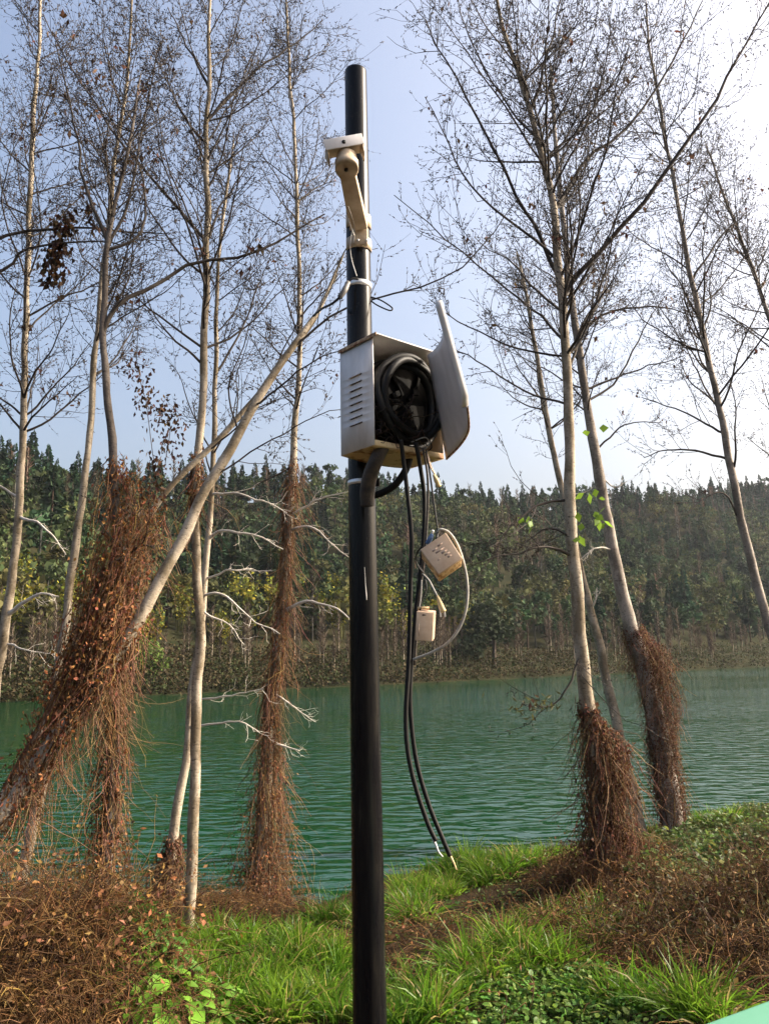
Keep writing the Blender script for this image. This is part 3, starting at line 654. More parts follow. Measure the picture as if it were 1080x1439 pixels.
# ------------------------------------------------------------------ dead vines on the trunks
def at_z(P, Rr, z):
    o = np.argsort(P[:, 2]); zz = P[o, 2]
    return np.stack([np.interp(z, zz, P[o, 0]), np.interp(z, zz, P[o, 1]), z], 1), np.interp(z, zz, Rr[o])
def vine(label, T, py0, py1, n_str, n_leaf, spread, off=None, base=(.19, .075, .028), leafsize=.029, bias=1.0):
    """spread: list of (py, metres); off: list of (py, dx metres) sideways sag of the mass"""
    P, Rr, Y, t_ = T
    zpx = lambda py: at(540, py, Y)[2]
    z0, z1 = zpx(py0), zpx(py1)                       # low, high
    sp_z = [zpx(a) for a, _ in spread]; sp_v = [v for _, v in spread]
    of_z = [zpx(a) for a, _ in (off or [(1000, 0)])]; of_v = [v for _, v in (off or [(1000, 0)])]
    def put(n_):
        z = z0 + (z1 - z0) * rng.uniform(0, 1, n_) ** bias + np.abs(rng.normal(0, .07, n_)); c, rr = at_z(P, Rr, z); a = rng.uniform(0, 6.28, n_)
        q = rr + np.abs(rng.normal(0, 1, n_)) * np.interp(z, sp_z, sp_v)
        c[:, 0] += np.cos(a) * q + np.interp(z, of_z, of_v) * rng.uniform(0, 1, n_); c[:, 1] += np.sin(a) * q
        c[:, 2] = np.maximum(c[:, 2], zg(c[:, 0], c[:, 1]) + .02)
        return c
    root = empty('dead_vine', (t_.location.x, t_.location.y, t_.location.z), label, 'vine')
    g = Geo()                                           # woody stems gripping the bark
    for k in range(7):
        zt_ = z0 + (z1 - z0) * rng.uniform(.45, 1.02); zz_ = np.linspace(z0 - .05, zt_, 30); c, rr = at_z(P, Rr, zz_); a = rng.uniform(0, 6.28) + np.linspace(0, rng.normal(0, 2.5), 30) + .35 * np.sin(np.linspace(0, 9, 30) + k)
        c[:, 0] += np.cos(a) * (rr + .006); c[:, 1] += np.sin(a) * (rr + .006); g.add(*tubes(c[None], rng.uniform(.005, .010) * np.linspace(1, .4, 30)[None], 5), np.array([.11, .062, .034]) * rng.uniform(.6, 1.3))
    g.build('woody_stem', M['straw'], root, smooth=True)
    S = put(n_str); D = np.stack([rng.normal(0, .35, n_str), rng.normal(0, .35, n_str), -np.ones(n_str)], 1)
    Ps = grow(S, D, rng.uniform(.15, .7, n_str), 7, up=-.3, wander=.22)
    gz = zg(Ps[..., 0], Ps[..., 1]); Ps[..., 2] = np.maximum(Ps[..., 2], gz)
    V, F = tubes(Ps, rng.uniform(.0018, .0045, (n_str, 1)) * np.linspace(1, .5, 7), 3)
    tag(obj('stems', make_mesh('stems', V, [F], M['straw'], rust_cols(n_str, 21, (.17, .09, .045))), root), kind='stuff')
    C = put(n_leaf); V, F = leaves_geo(C, rng.uniform(.5, 1.4, n_leaf) * leafsize, rng.uniform(.2, .5, n_leaf) * leafsize, hang=.6, fold=.8)
    tag(obj('leaves', make_mesh('leaves', V, [F], M['dead_leaf'], rust_cols(n_leaf, 5, base)), root), kind='stuff')
    return root
vine('rust brown vine thick on the dark forked trunk, draping down beside the leaning trunks', T3, 1310, 650, 900, 2500,
     [(1310, .14), (1150, .06), (950, .04), (800, .04), (700, .06), (650, .03)], [(1310, -.1), (1000, 0), (790, .0), (750, .34), (690, .34), (650, .04)])
vine('tight rusty vine clinging up the leaning trunk with bleached limbs, flaring wide at the foot', T5, 1275, 650, 2300, 5200,
     [(1275, .19), (1180, .13), (1080, .07), (1000, .02), (800, .014), (650, .008)], [(1275, .05), (1150, .12), (1000, .0)], bias=2.0)
vine('brown vine heap wrapped round the foot of the big forked tree', T6, 1260, 1010, 1300, 5200, [(1260, .22), (1150, .07), (1050, .055), (1010, .015)], [(1260, 0), (1120, .14), (1060, .22), (1010, 0)], base=(.12, .052, .026))
vine('shaggy dark brown vine bundle bulging from the leaning trunk', T7, 1170, 895, 1400, 9500, [(1170, .07), (1050, .045), (990, .06), (950, .08), (905, .07), (895, .02)], [(1170, .0), (1050, .02), (990, .3), (920, .28), (895, .1)], base=(.11, .05, .028), bias=.75)
vine('short rusty vine skirt at the foot of the slim trunk of the pair', T4b, 1270, 1180, 260, 900, [(1270, .16), (1180, .02)], base=(.12, .055, .03))
vine('sparse rusty vine on the lower part of the thick leaning trunk', L1, 1180, 880, 420, 1300, [(1180, .07), (850, .03)])
vine('rust vine cloaking the middle of the thinner leaning trunk', L2, 1090, 700, 260, 1100, [(1090, .05), (850, .10), (720, .10), (690, .05)])
vine('thin curl of rusty vine high on the taller trunk of the pair', T4, 720, 640, 60, 380, [(720, .02), (640, .02)])
# the curtain between the forked trunk and the leaning ones
N = 430; u = rng.uniform(0, 1, N); w_ = rng.normal(.45, .42, N)
A = np.array([at(150 + 65 * a + rng.normal(0, 6), 665 + 100 * b_ + 40 * abs(a - .3), 6.1) for a, b_ in zip(u, w_)])
B = np.array([at(30 + 120 * a + rng.normal(0, 8), 1120 - 190 * a, 5.75) for a in np.clip(u + rng.normal(0, .18, N), 0, 1)])
f0 = rng.uniform(0, .85, N)[:, None]; f1 = np.minimum(1, f0 + rng.uniform(.08, .4, N)[:, None])
tt = np.linspace(0, 1, 7)[None, :, None]; ff = f0[:, None] + (f1 - f0)[:, None] * tt
Ps = A[:, None] * (1 - ff) + B[:, None] * ff + rng.normal(0, .018, (N, 7, 3)).cumsum(1)
root = empty('hanging_vine', A.mean(0) * [1, 1, 0] + [0, 0, zg(A[:, 0].mean(), A[:, 1].mean())], 'wide rust brown vine curtain slung between the forked trunk and the leaning trunks', 'vine')
V, F = tubes(Ps, rng.uniform(.0018, .004, (N, 1)) * np.ones((1, 7)), 3)
tag(obj('stems', make_mesh('stems', V, [F], M['straw'], rust_cols(N, 21, (.17, .085, .04))), root), kind='stuff')
C = Ps[rng.integers(0, N, 2000), rng.integers(0, 7, 2000)] + rng.normal(0, .055, (2000, 3))
V, F = leaves_geo(C, rng.uniform(.016, .045, 2000), rng.uniform(.006, .016, 2000), hang=.6, fold=.8)
tag(obj('leaves', make_mesh('leaves', V, [F], M['dead_leaf'], rust_cols(2000, 5)), root), kind='stuff')
# withered leaf clusters hanging in the sky
def leaf_cluster(label, pts, Y, n_, sp, size=.06, top=None):
    root = empty('leaf_cluster', at(*pts[0], Y), label, 'leaves')
    Q = spline(np.array([at(px, py, Y) for px, py in pts]), 30)
    C = Q[rng.integers(0, 30, n_)] + rng.normal(0, sp, (n_, 3))
    V, F = leaves_geo(C, rng.uniform(.5, 1.4, n_) * size, rng.uniform(.18, .42, n_) * size, hang=.8, fold=.9)
    tag(obj('leaves', make_mesh('leaves', V, [F], M['dead_leaf'], rust_cols(n_, 5, (.085, .045, .026))), root), kind='stuff')
    P_ = Q[None] if top is None else np.concatenate([spline(np.array([at(px, py, Y) for px, py in top]), 10), Q])[None]
    V, F = tubes(P_, .003, 4); obj('stem', make_mesh('stem', V, [F], M['twig']), root)
leaf_cluster('large bunch of withered brown leaves hanging from the dark boughs', [(92, 300), (88, 335), (78, 362), (72, 392)], 6.8, 280, .05, .075)
leaf_cluster('withered leaf bunch strung below the fork of the dark tree', [(118, 255), (125, 290), (135, 320)], 6.6, 40, .03, .06)
leaf_cluster('curtain of black withered leaves dangling beside the pair of pale trunks', [(192, 505), (205, 560), (238, 590), (232, 655)], 6.6, 340, .07, .045, top=[(196, 420), (192, 505)])
leaf_cluster('thin string of withered leaves along a dead twig by the leaning trunk', [(215, 640), (222, 670), (206, 700)], 6.3, 60, .05, .05, top=[(205, 560), (215, 640)])
leaf_cluster('small dark leaf tuft caught on the long horizontal bough', [(348, 345), (358, 352), (372, 340)], 6.6, 14, .02, .06)

# ------------------------------------------------------------------ pole
Yp = 3.36
p_lo, p_hi = at(519.5, 1439, Yp), at(499.5, 100, Yp)
pole_x = lambda z: np.interp(z, [p_lo[2], p_hi[2]], [p_lo[0], p_hi[0]])
base_z = float(zg(p_lo[0], Yp)) - .25
ztop = p_hi[2]
r_at = lambda z: np.interp(z, [p_lo[2], ztop], [.0655, .0515])
pole = empty('monitoring_pole', (pole_x(base_z + .25), Yp, base_z + .25), 'tall glossy black steel pole standing in the bank grass', 'pole')
zz = np.concatenate([np.linspace(base_z, ztop - .012, 30), [ztop - .004, ztop, ztop + .004, ztop + .006]])
rr = r_at(zz).copy(); rr[-4:] = [.0512, .047, .025, .0003]
V, F = tubes(np.stack([pole_x(zz), np.full(len(zz), Yp), zz], 1)[None], rr[None], 40, ref=(1, 0, 0))
obj('shaft', make_mesh('shaft', V, [F], M['pole'], smooth=True), pole)
def band(name, py, h, m, par, extra=.0025):
    z = at(505, py, Yp - .05)[2]; r = r_at(z) + extra
    zz = np.array([z - h / 2, z - h / 2 + .001, z + h / 2 - .001, z + h / 2]); rr = np.array([r - .003, r, r, r - .003])
    V, F = tubes(np.stack([pole_x(zz), np.full(4, Yp), zz], 1)[None], rr[None], 36, ref=(1, 0, 0))
    return obj(name, make_mesh(name, V, [F], m, smooth=False), par)
band('band', 396, .026, M['steel'], pole); band('band', 676, .022, M['steel'], pole)
# paint drip on the shaft
dz = at(513, 830, Yp - .06); cable('paint_drip', [at(512, 797, Yp - r_at(dz[2]) - .0015), at(513, 815, Yp - r_at(dz[2]) - .0015), at(515, 843, Yp - r_at(dz[2]) - .0015)], [.0005, .0007, .0022], M['white_wire'], pole, 10, 6)
# slotted black hook strap
hk = empty('slotted_strap', at(522, 418, 3.33), 'slotted black metal strap sticking out of the pole above the open box', 'strap')
cable('loop', [at(520, 417, 3.35), at(535, 422, 3.34), at(549, 431, 3.32), at(551, 435, 3.31), at(546, 436, 3.31), at(530, 429, 3.33), at(520, 422, 3.35)], .0035, M['black'], hk, 40, 6)

# ------------------------------------------------------------------ camera bracket
br = empty('camera_bracket', at(505, 320, 3.31), 'cream metal camera bracket strapped to the pole, its camera missing', 'bracket')
zc = at(505, 322, 3.31)
def plate_on_pole(name, py0, py1, wid, m, th=.006):
    """curved plate hugging the side of the pole that faces the viewer"""
    z0, z1 = at(505, py1, 3.3)[2], at(505, py0, 3.3)[2]; a = np.linspace(-wid, wid, 16) - math.pi / 2 + .25
    V = []
    for z in (z0, z1):
        for r in (r_at(z) + .001, r_at(z) + th):
            V.append(np.stack([pole_x(z) + np.cos(a) * r, Yp + np.sin(a) * r, np.full(16, z)], 1))
    V = np.concatenate(V); i = np.arange(15)
    F = np.concatenate([np.stack([i, i + 1, i + 17, i + 16], 1), np.stack([i + 32, i + 48, i + 49, i + 33], 1), np.stack([i + 16, i + 17, i + 49, i + 48], 1), np.stack([i, i + 32, i + 33, i + 1], 1),
                        np.array([[0, 16, 48, 32], [15, 47, 63, 31]])])
    return obj(name, make_mesh(name, V, [F], m), br)
plate_on_pole('clamp', 296, 314, 1.35, M['cream']); plate_on_pole('clamp', 330, 346, 1.35, M['cream'])
pl0 = at(493, 344, 3.285); ex = at(519, 344, 3.285) - pl0
V, F = obox(at(499, 343, 3.272), (.055, 0, 0), (0, .02, 0), (0, 0, .125)); bevel(obj('mounting_plate', make_mesh('mounting_plate', V, [F], M['cream']), br), .003)
for px, py in [(514, 303), (515, 338), (503, 338)]:
    q = at(px, py, 3.268); V, F = tubes(np.array([[q + [0, .006, 0], q, q - [0, .006, 0], q - [0, .0062, 0]]]), [[.006, .006, .006, .0001]], 6); obj('bolt', make_mesh('bolt', V, [F], M['steel']), br)
a0, a1 = at(504, 318, 3.27), at(487, 237, 2.98)
d = a1 - a0; sx = np.array([1, 0, 0]) - nrm(d) * nrm(d)[0]; sx = nrm(sx); sz_ = np.cross(sx, nrm(d))
V = np.array([a0 + sx * .040 * i + sz_ * j * .026 for i, j in [(-1, -1), (1, -1), (1, 1), (-1, 1)]] + [a1 + sx * .032 * i + sz_ * j * .018 for i, j in [(-1, -1), (1, -1), (1, 1), (-1, 1)]])
bevel(obj('arm', make_mesh('arm', V, [BOXF], M['cream']), br), .006, 3)
hc = at(487, 231, 2.97)
V, F = tubes(np.array([[hc + [0, -.003, -.032], hc + [0, -.003, -.0315], hc + [0, 0, -.028], hc + [0, 0, .012], hc + [0, 0, .014], hc + [0, 0, .045]]]), [[.0005, .042, .048, .048, .044, .04]], 24); head = obj('swivel_head', make_mesh('swivel_head', V, [F], M['cream'], smooth=False), br)
V, F = tubes(np.array([[hc + [-.002, -.01, -.036], hc + [-.002, -.01, -.0355], hc + [-.002, -.01, -.028]]]), [[.0003, .008, .008]], 12); obj('screw_hole', make_mesh('screw_hole', V, [F], M['black']), head)
# U cradle: plate with two cheeks, tilted
cx = hc + np.array([-.008, .0, .05]); tl = nrm(np.array([.95, .12, .25])); tf = nrm(np.array([.10, -1, .0])); tu = np.cross(tl, tf); tu = tu if tu[2] > 0 else -tu
V, F = obox(cx - tl * .078 - tf * .045 + tu * .018, tl * .156, tf * .09, tu * .005); cr_ = obj('cradle', make_mesh('cradle', V, [F], M['cream']), br); bevel(cr_, .002)
V, F = obox(cx - tl * .082 + tf * .042 - tu * .002, tl * .164, tf * .005, tu * .048); lip = obj('cradle_lip', make_mesh('cradle_lip', V, [F], M['box']), br); bevel(lip, .002)
for s_ in (-1, 1):
    b0 = cx + tl * (.076 * s_)
    V = np.concatenate([[b0 - tf * .04 + tu * .018, b0 + tf * .046 + tu * .018, b0 + tf * .03 - tu * .03, b0 - tf * .01 - tu * .045]] * 2); V[4:] += tl * .004 * -s_
    obj('cheek', make_mesh('cheek', V, [np.array([[0, 1, 2, 3], [7, 6, 5, 4], [0, 4, 5, 1], [1, 5, 6, 2], [2, 6, 7, 3], [3, 7, 4, 0]])], M['cream']), br)
q = cx + tf * .0485 + tu * .02
V, F = tubes(np.array([[q - tf * .002, q + tf * .0003, q + tf * .0005]]), [[.0085, .0085, .0002]], 14); obj('bolt_hole', make_mesh('bolt_hole', V, [F], M['black']), br)
# wires by the bracket
wr = empty('bracket_wiring', at(500, 360, 3.28), 'pale thin wires twisted round the bracket arm and down the pole', 'wire')
cable('wire', [at(492, 293, 3.22), at(490, 308, 3.2), at(497, 330, 3.24), at(495, 322, 3.25), at(492, 345, 3.28), at(494, 365, 3.3), at(501, 388, 3.3)], .0022, M['white_wire'], wr, 60, 6)
cable('wire', [at(489, 290, 3.1), at(494, 305, 3.16), at(498, 320, 3.24), at(497, 342, 3.27)], .0022, M['grey_wire'], wr, 40, 6)
cable('wire', [at(489, 345, 3.33), at(480, 362, 3.38), at(468, 398, 3.5), at(448, 436, 3.8)], .003, M['grey_wire'], wr, 40, 6)
cn = empty('cable_connector', at(487, 408, 3.26), 'grey cylindrical cable joint with a black tail hanging off the pole band', 'connector')
cable('sleeve', [at(489, 397, 3.27), at(484, 408, 3.25), at(477, 418, 3.25)], [.011, .013, .012], M['joint_grey'], cn, 12, 12)
cable('lead', [at(503, 392, 3.28), at(494, 392, 3.27), at(488, 399, 3.27)], .005, M['black'], cn, 16, 8)
cable('lead', [at(477, 418, 3.25), at(466, 427, 3.3), at(452, 434, 3.5), at(440, 444, 3.9)], .0055, M['black'], cn, 24, 8)

# ------------------------------------------------------------------ open equipment box
B0 = at(525.5, 625, 3.05); B0z = B0[2]
ex = nrm(np.array([.76, .65, 0])); ey = nrm(np.array([-.65, .76, 0])); ez = np.array([0, 0, 1.0])
Wb, Db, Hb = .385, .215, .452
Bx = lambda u, v, w: B0 + ex * u + ey * v + ez * w
bx = empty('equipment_box', Bx(Wb / 2, Db, 0), 'white louvred metal equipment box hanging open on the pole', 'box')
def bpart(name, u, v, w, du, dv, dw, m, par=bx, bv=.0015):
    V, F = obox(Bx(u, v, w), ex * du, ey * dv, ez * dw); o = obj(name, make_mesh(name, V, [F], m), par)
    return bevel(o, bv) if bv else o
th = .004
# louvred side panel (facing left): strips and bars round eight slots
v0, v1 = .33 * Db, .70 * Db
slots = [Hb * (1 - f) for f in np.linspace(.30, .755, 8)]
rows_ = [0] + sorted(x for s_ in slots for x in (s_ + .0035, s_ - .0035)) + [Hb]; cols_ = [0, v0, v1, Db]
gvid = lambda r_, c_, k_: (r_ * 4 + c_) * 2 + k_
V = [Bx(th * k_, v, w) for w in rows_ for v in cols_ for k_ in (0, 1)]; Fq = []
for r_ in range(len(rows_) - 1):
    for c_ in range(3):
        A = (r_, c_); B_ = (r_, c_ + 1); C_ = (r_ + 1, c_ + 1); D_ = (r_ + 1, c_)
        if c_ == 1 and r_ % 2 == 1:
            for p_, q_ in ((A, B_), (B_, C_), (C_, D_), (D_, A)): Fq.append([gvid(*p_, 0), gvid(*q_, 0), gvid(*q_, 1), gvid(*p_, 1)])
        else:
            Fq.append([gvid(*t_, 0) for t_ in (A, D_, C_, B_)]); Fq.append([gvid(*t_, 1) for t_ in (A, B_, C_, D_)])
for r_ in range(len(rows_) - 1):
    Fq.append([gvid(r_, 0, 0), gvid(r_, 0, 1), gvid(r_ + 1, 0, 1), gvid(r_ + 1, 0, 0)]); Fq.append([gvid(r_, 3, 0), gvid(r_ + 1, 3, 0), gvid(r_ + 1, 3, 1), gvid(r_, 3, 1)])
for c_ in range(3):
    Fq.append([gvid(0, c_, 0), gvid(0, c_ + 1, 0), gvid(0, c_ + 1, 1), gvid(0, c_, 1)]); t_ = len(rows_) - 1; Fq.append([gvid(t_, c_, 0), gvid(t_, c_, 1), gvid(t_, c_ + 1, 1), gvid(t_, c_ + 1, 0)])
sp_ = obj('side_panel', make_mesh('side_panel', V, [np.array(Fq)], M['box']), bx)
for s_ in slots:
    V = np.array([Bx(0, v0, s_ + .0034), Bx(0, v1, s_ + .0034), Bx(-.006, v1, s_ - .002), Bx(-.006, v0, s_ - .002), Bx(-.001, v0, s_ + .006), Bx(-.001, v1, s_ + .006), Bx(-.0075, v1, s_ + .0), Bx(-.0075, v0, s_ + .0)])
    obj('louver', make_mesh('louver', V, [BOXF], M['box']), sp_)
bpart('back_panel', th, Db - th, th, Wb - 2 * th, th, Hb - 2 * th, M['cream'])
bpart('right_panel', Wb - th, .0, 0, th, Db, Hb, M['cream'])
top = bpart('top_panel', -.006, -.03, Hb + .001, Wb + .008, Db + .034, .005, M['box'])
bpart('top_edge', -.009, -.033, Hb - .008, .0035, Db + .037, .016, M['rust_edge'], bx, .001)
# underside, warped and rusty: grid with sag
gu, gv = 10, 7
U_, V_ = np.meshgrid(np.linspace(0, Wb, gu), np.linspace(0, Db, gv))
Z_ = -.012 * np.sin(U_ / Wb * 3.14) * (V_ / Db)
P_ = B0 + U_[..., None] * ex + V_[..., None] * ey + Z_[..., None] * ez - ez * .001
ii = np.arange(gu * gv).reshape(gv, gu); Fq = np.stack([ii[:-1, :-1], ii[1:, :-1], ii[1:, 1:], ii[:-1, 1:]], -1).reshape(-1, 4)
bt = obj('bottom_panel', make_mesh('bottom_panel', P_.reshape(-1, 3), [Fq], M['rusty'], smooth=True), bx); sm = bt.modifiers.new('solid', 'SOLIDIFY'); sm.thickness = .004
bpart('front_lip', th, -.002, 0, Wb - 2 * th, .003, .022, M['rusty'], bx, .001)
bpart('mounting_clip', .10, Db, .02, .05, .012, .03, M['steel']); bpart('mounting_clip', .10, Db, .40, .05, .012, .03, M['steel'])
# bent door torn from its top hinge
h1, h2, f1, f2 = at(601, 499, 3.2), at(627, 645, 3.29), at(619, 425, 2.80), at(662, 580, 2.90)
gu, gv = 14, 16
u_ = np.linspace(0, 1, gu)[None, :, None]; v_ = np.linspace(0, 1, gv)[:, None, None]
P_ = (h1 * (1 - u_) + f1 * u_) * (1 - v_) + (h2 * (1 - u_) + f2 * u_) * v_
bow = np.sin(u_ * math.pi) * (1 - v_) ** 1.5
P_ = P_ + bow * np.array([.035, .02, -.02]) + np.sin(u_ * 3.14) * v_ * np.array([.03, 0, 0])
P_[:, :, 2] -= (np.clip(u_[..., 0] - .0, 0, 1) * (v_[..., 0] > .99) * 0)
corner = (np.clip((u_ - .65) / .35, 0, 1) * np.clip((v_ - .85) / .15, 0, 1)); P_ = P_ + corner * np.array([-.012, .02, .03])
ii = np.arange(gu * gv).reshape(gv, gu); Fq = np.stack([ii[:-1, :-1], ii[:-1, 1:], ii[1:, 1:], ii[1:, :-1]], -1).reshape(-1, 4)
door = obj('door', make_mesh('door', P_.reshape(-1, 3), [Fq], M['box'], smooth=True), bx); sm = door.modifiers.new('solid', 'SOLIDIFY'); sm.thickness = .003
fe = P_[:, -1]; dd = np.array([-.022, .004, -.002]); nn = np.array([.004, -.014, .003])
V = np.concatenate([fe, fe + nn, fe + nn + dd, fe + dd]); k = np.arange(gv - 1)
Fl = np.concatenate([np.stack([k + a * gv, k + 1 + a * gv, k + 1 + ((a + 1) % 4) * gv, k + ((a + 1) % 4) * gv], 1) for a in range(4)] + [np.array([[0, gv, 2 * gv, 3 * gv], [gv - 1, 4 * gv - 1, 3 * gv - 1, 2 * gv - 1]])])
obj('door_flange', make_mesh('door_flange', V, [Fl], M['box']), door)
te = P_[0]; V = np.concatenate([te, te + [0, .012, -.012], te + [.003, .014, -.012], te + [.003, .002, .002]]); k = np.arange(gu - 1)
Fl = np.concatenate([np.stack([k + a * gu, k + 1 + a * gu, k + 1 + ((a + 1) % 4) * gu, k + ((a + 1) % 4) * gu], 1) for a in range(4)])
obj('top_flange', make_mesh('top_flange', V, [Fl], M['box']), door)
be = P_[-1]; V, F = tubes(be[None], .005, 6); obj('rusty_hem', make_mesh('rusty_hem', V, [F], M['rust_edge']), door)
# coiled cable filling the box
cl = empty('cable_coil', Bx(.2, .1, .02), 'big loose coil of black cable stuffed inside the open box', 'cable')
ang = np.linspace(0, 2 * math.pi, 49)
for k in range(11):
    r = (.186 if k < 4 else .165) * rng.uniform(.88, 1.0); cu, cv, cw = .208 + rng.normal(0, .010), [.015, .06, .10, .15][k % 4] + rng.normal(0, .012), .228 + rng.normal(0, .010)
    sq = rng.uniform(1.02, 1.10); tw = rng.normal(0, .12)
    P_ = np.array([Bx(cu + r * math.cos(a), cv + tw * .05 * math.cos(a * 1 + k), cw + r * sq * math.sin(a)) + ey * .01 * math.sin(a * 3 + k) for a in ang])
    V, F = tubes(P_[None], [.016, .011, .012, .009][k % 4], 8, ref=ey); obj('loop', make_mesh('loop', V, [F], M['black'], smooth=True), cl)
a = Bx(.21, .085, .228); V, F = tubes(np.array([[a - ey * .0202, a - ey * .02, a - ey * .0, a + ey * .03]]), [[.0002, .178, .186, .186]], 40, ref=ez); obj('reel_disc', make_mesh('reel_disc', V, [F], M['dull_black']), cl)
for k in range(5):
    t0 = k * 1.256 + .5; P_ = np.array([Bx(.21 + q * math.cos(t0 + q * 3), .055, .228 + q * math.sin(t0 + q * 3)) for q in np.linspace(.03, .165, 12)]); V, F = tubes(P_[None], .009, 8, ref=ey); obj('spoke', make_mesh('spoke', V, [F], M['dull_black'], smooth=True), cl)
dv = empty('black_device', Bx(.25, .12, .05), 'black plastic device wedged in the cable coil', 'device')
V, F = obox(Bx(.19, .03, .09), ex * .12 + ez * .02, ey * .04, ez * .12); bevel(obj('case', make_mesh('case', V, [F], M['dull_black']), dv), .008, 3)
V, F = obox(Bx(.245, .03, .262), ex * .034 + ez * .006, ey * .012, ez * .03); bevel(obj('socket', make_mesh('socket', V, [F], M['dull_black']), dv), .003)
V, F = obox(Bx(.155, .05, .235), ex * .05 + ez * .028, ey * .02, ez * .022 - ex * .01); bevel(obj('terminal', make_mesh('terminal', V, [F], M['dull_black']), dv), .003)
V, F = obox(Bx(.05, .11, .03), ex * .28, ey * .05, ez * .34); bevel(obj('housing', make_mesh('housing', V, [F], M['black']), dv), .02, 3)
ns_ = empty('wire_tangle', Bx(.1, .06, .01), 'brown tangle of thin wires and straw in the bottom of the box', 'wire')
N = 140; S = np.array([Bx(rng.uniform(.02, .22), rng.uniform(.0, .12), rng.uniform(.02, .15)) for _ in range(N)]); D = rng.normal(size=(N, 3)); D[:, 2] *= .5
Ps = grow(S, D, rng.uniform(.08, .22, N), 9, up=-.2, wander=.5)
loc = np.stack([(Ps - B0) @ ex, (Ps - B0) @ ey, (Ps - B0) @ ez], -1); loc[..., 0] = np.clip(loc[..., 0], .01, .36); loc[..., 1] = np.clip(loc[..., 1], -.03, .19); loc[..., 2] = np.clip(loc[..., 2], .004, .3)
Ps = B0 + loc[..., :1] * ex + loc[..., 1:2] * ey + loc[..., 2:] * ez
V, F = tubes(Ps, rng.uniform(.0012, .003, (N, 1)) * np.ones((1, 9)), 4); tag(obj('wires', make_mesh('wires', V, [F], M['straw'], rust_cols(N, 36, (.045, .03, .02)), smooth=True), ns_), kind='stuff')
cable('loose_wire', [Bx(.19, -.01, .04), Bx(.25, -.03, .065), Bx(.27, -.03, .035), Bx(.22, -.02, .0)], .0025, M['grey_wire'], ns_, 24, 6)
cable('loose_wire', [Bx(.17, -.01, .05), Bx(.24, -.03, .085), Bx(.285, -.03, .03), Bx(.24, -.02, -.005)], .0025, M['black'], ns_, 24, 6)
# conduit hoses below the box
hz = empty('conduit_hose', at(530, 640, 3.12), 'thick dirty brown hose stub hanging under the box before the pole', 'hose')
cable('hose', [at(538, 628, 3.12), at(529, 645, 3.12), at(520, 668, 3.15), at(516, 690, 3.18), at(516, 711, 3.2)], [.027, .029, .030, .031, .028], M['dirty_hose'], hz, 30, 16)
hz2 = empty('conduit_hose', at(572, 645, 3.3), 'slim curved black hose running from the box underside into the pole', 'hose')
cable('hose', [at(576, 640, 3.28), at(570, 660, 3.28), at(556, 680, 3.3), at(540, 691, 3.33), at(519, 698, 3.36)], .0155, M['black'], hz2, 30, 14)
V, F = obox(at(526, 683, 3.33), (.022, 0, 0), (0, .02, 0), (0, 0, .035)); bevel(obj('clamp', make_mesh('clamp', V, [F], M['black']), hz2), .004)

# ------------------------------------------------------------------ hanging cables, adapters, plugs
Yc = 3.12
c1 = empty('hanging_cable', at(566, 640, Yc), 'thick black cable hanging from the box in a sweep, nearer the pole', 'cable')
cable('sheath', [at(563, 618, 3.08), at(567, 650, 3.1), at(573, 700, Yc), at(578, 755, Yc), at(577, 800, Yc), at(576, 850, Yc), at(574, 930, Yc), at(570, 1000, Yc), at(572, 1050, Yc), at(582, 1100, Yc), at(600, 1155, Yc), at(612, 1182, Yc)], .0088, M['black'], c1, 120, 10)
cable('bare_end', [at(607, 1176, Yc), at(612, 1187, Yc), at(616, 1197, Yc), at(622, 1204, Yc)], [.005, .004, .003, .002], M['white_wire'], c1, 12, 6)
c2 = empty('hanging_cable', at(590, 640, Yc + .04), 'thick black cable hanging beside the two cream adapters, longer than its twin', 'cable')
cable('sheath', [at(584, 622, 3.1), at(590, 655, 3.12), at(596, 700, 3.15), at(595, 755, 3.15), at(590, 810, 3.15), at(585, 850, 3.15), at(580, 910, 3.15), at(576, 970, 3.15), at(578, 1020, 3.15), at(586, 1075, 3.15), at(602, 1130, 3.15), at(620, 1175, 3.15), at(632, 1203, 3.15)], .0088, M['black'], c2, 120, 10)
cable('bare_end', [at(631, 1201, 3.15), at(636, 1210, 3.15), at(641, 1222, 3.15)], [.0055, .004, .0025], M['plug'], c2, 12, 6)
c3 = empty('thin_cable', at(602, 645, 3.1), 'brown thin cable running down against the longer black cable', 'cable')
cable('sheath', [at(594, 630, 3.1), at(600, 665, 3.11), at(601, 700, 3.12), at(599, 745, 3.12), at(596, 785, 3.12), at(590, 830, 3.13), at(586, 880, 3.13), at(582, 935, 3.13)], .0048, M['dirty_hose'], c3, 60, 8)
c4 = empty('adapter_cable', at(602, 645, 3.1), 'thin black cable holding up the tilted cream adapter', 'cable')
cable('sheath', [at(598, 632, 3.09), at(603, 660, 3.09), at(609, 705, 3.09), at(615, 748, 3.08)], .0038, M['black'], c4, 40, 8)
c5 = empty('loop_cable', at(618, 746, 3.08), 'long grey cable arcing in a wide loop past both adapters', 'cable')
cable('sheath', [at(614, 750, 3.07), at(619, 744, 3.06), at(632, 750, 3.06), at(645, 772, 3.06), at(655, 810, 3.06), at(656, 845, 3.06), at(648, 876, 3.07), at(632, 900, 3.08), at(610, 915, 3.1), at(580, 927, 3.12)], .0055, M['grey_wire'], c5, 90, 8)
pg = empty('cable_plug', at(612, 675, 3.08), 'small yellowed plug on short twin wires under the box', 'plug')
cable('wire', [at(600, 638, 3.09), at(604, 655, 3.08), at(611, 668, 3.08)], .003, M['adapter'], pg, 20, 6); cable('wire', [at(601, 640, 3.09), at(607, 658, 3.085), at(613, 669, 3.08)], .0025, M['grey_wire'], pg, 20, 6)
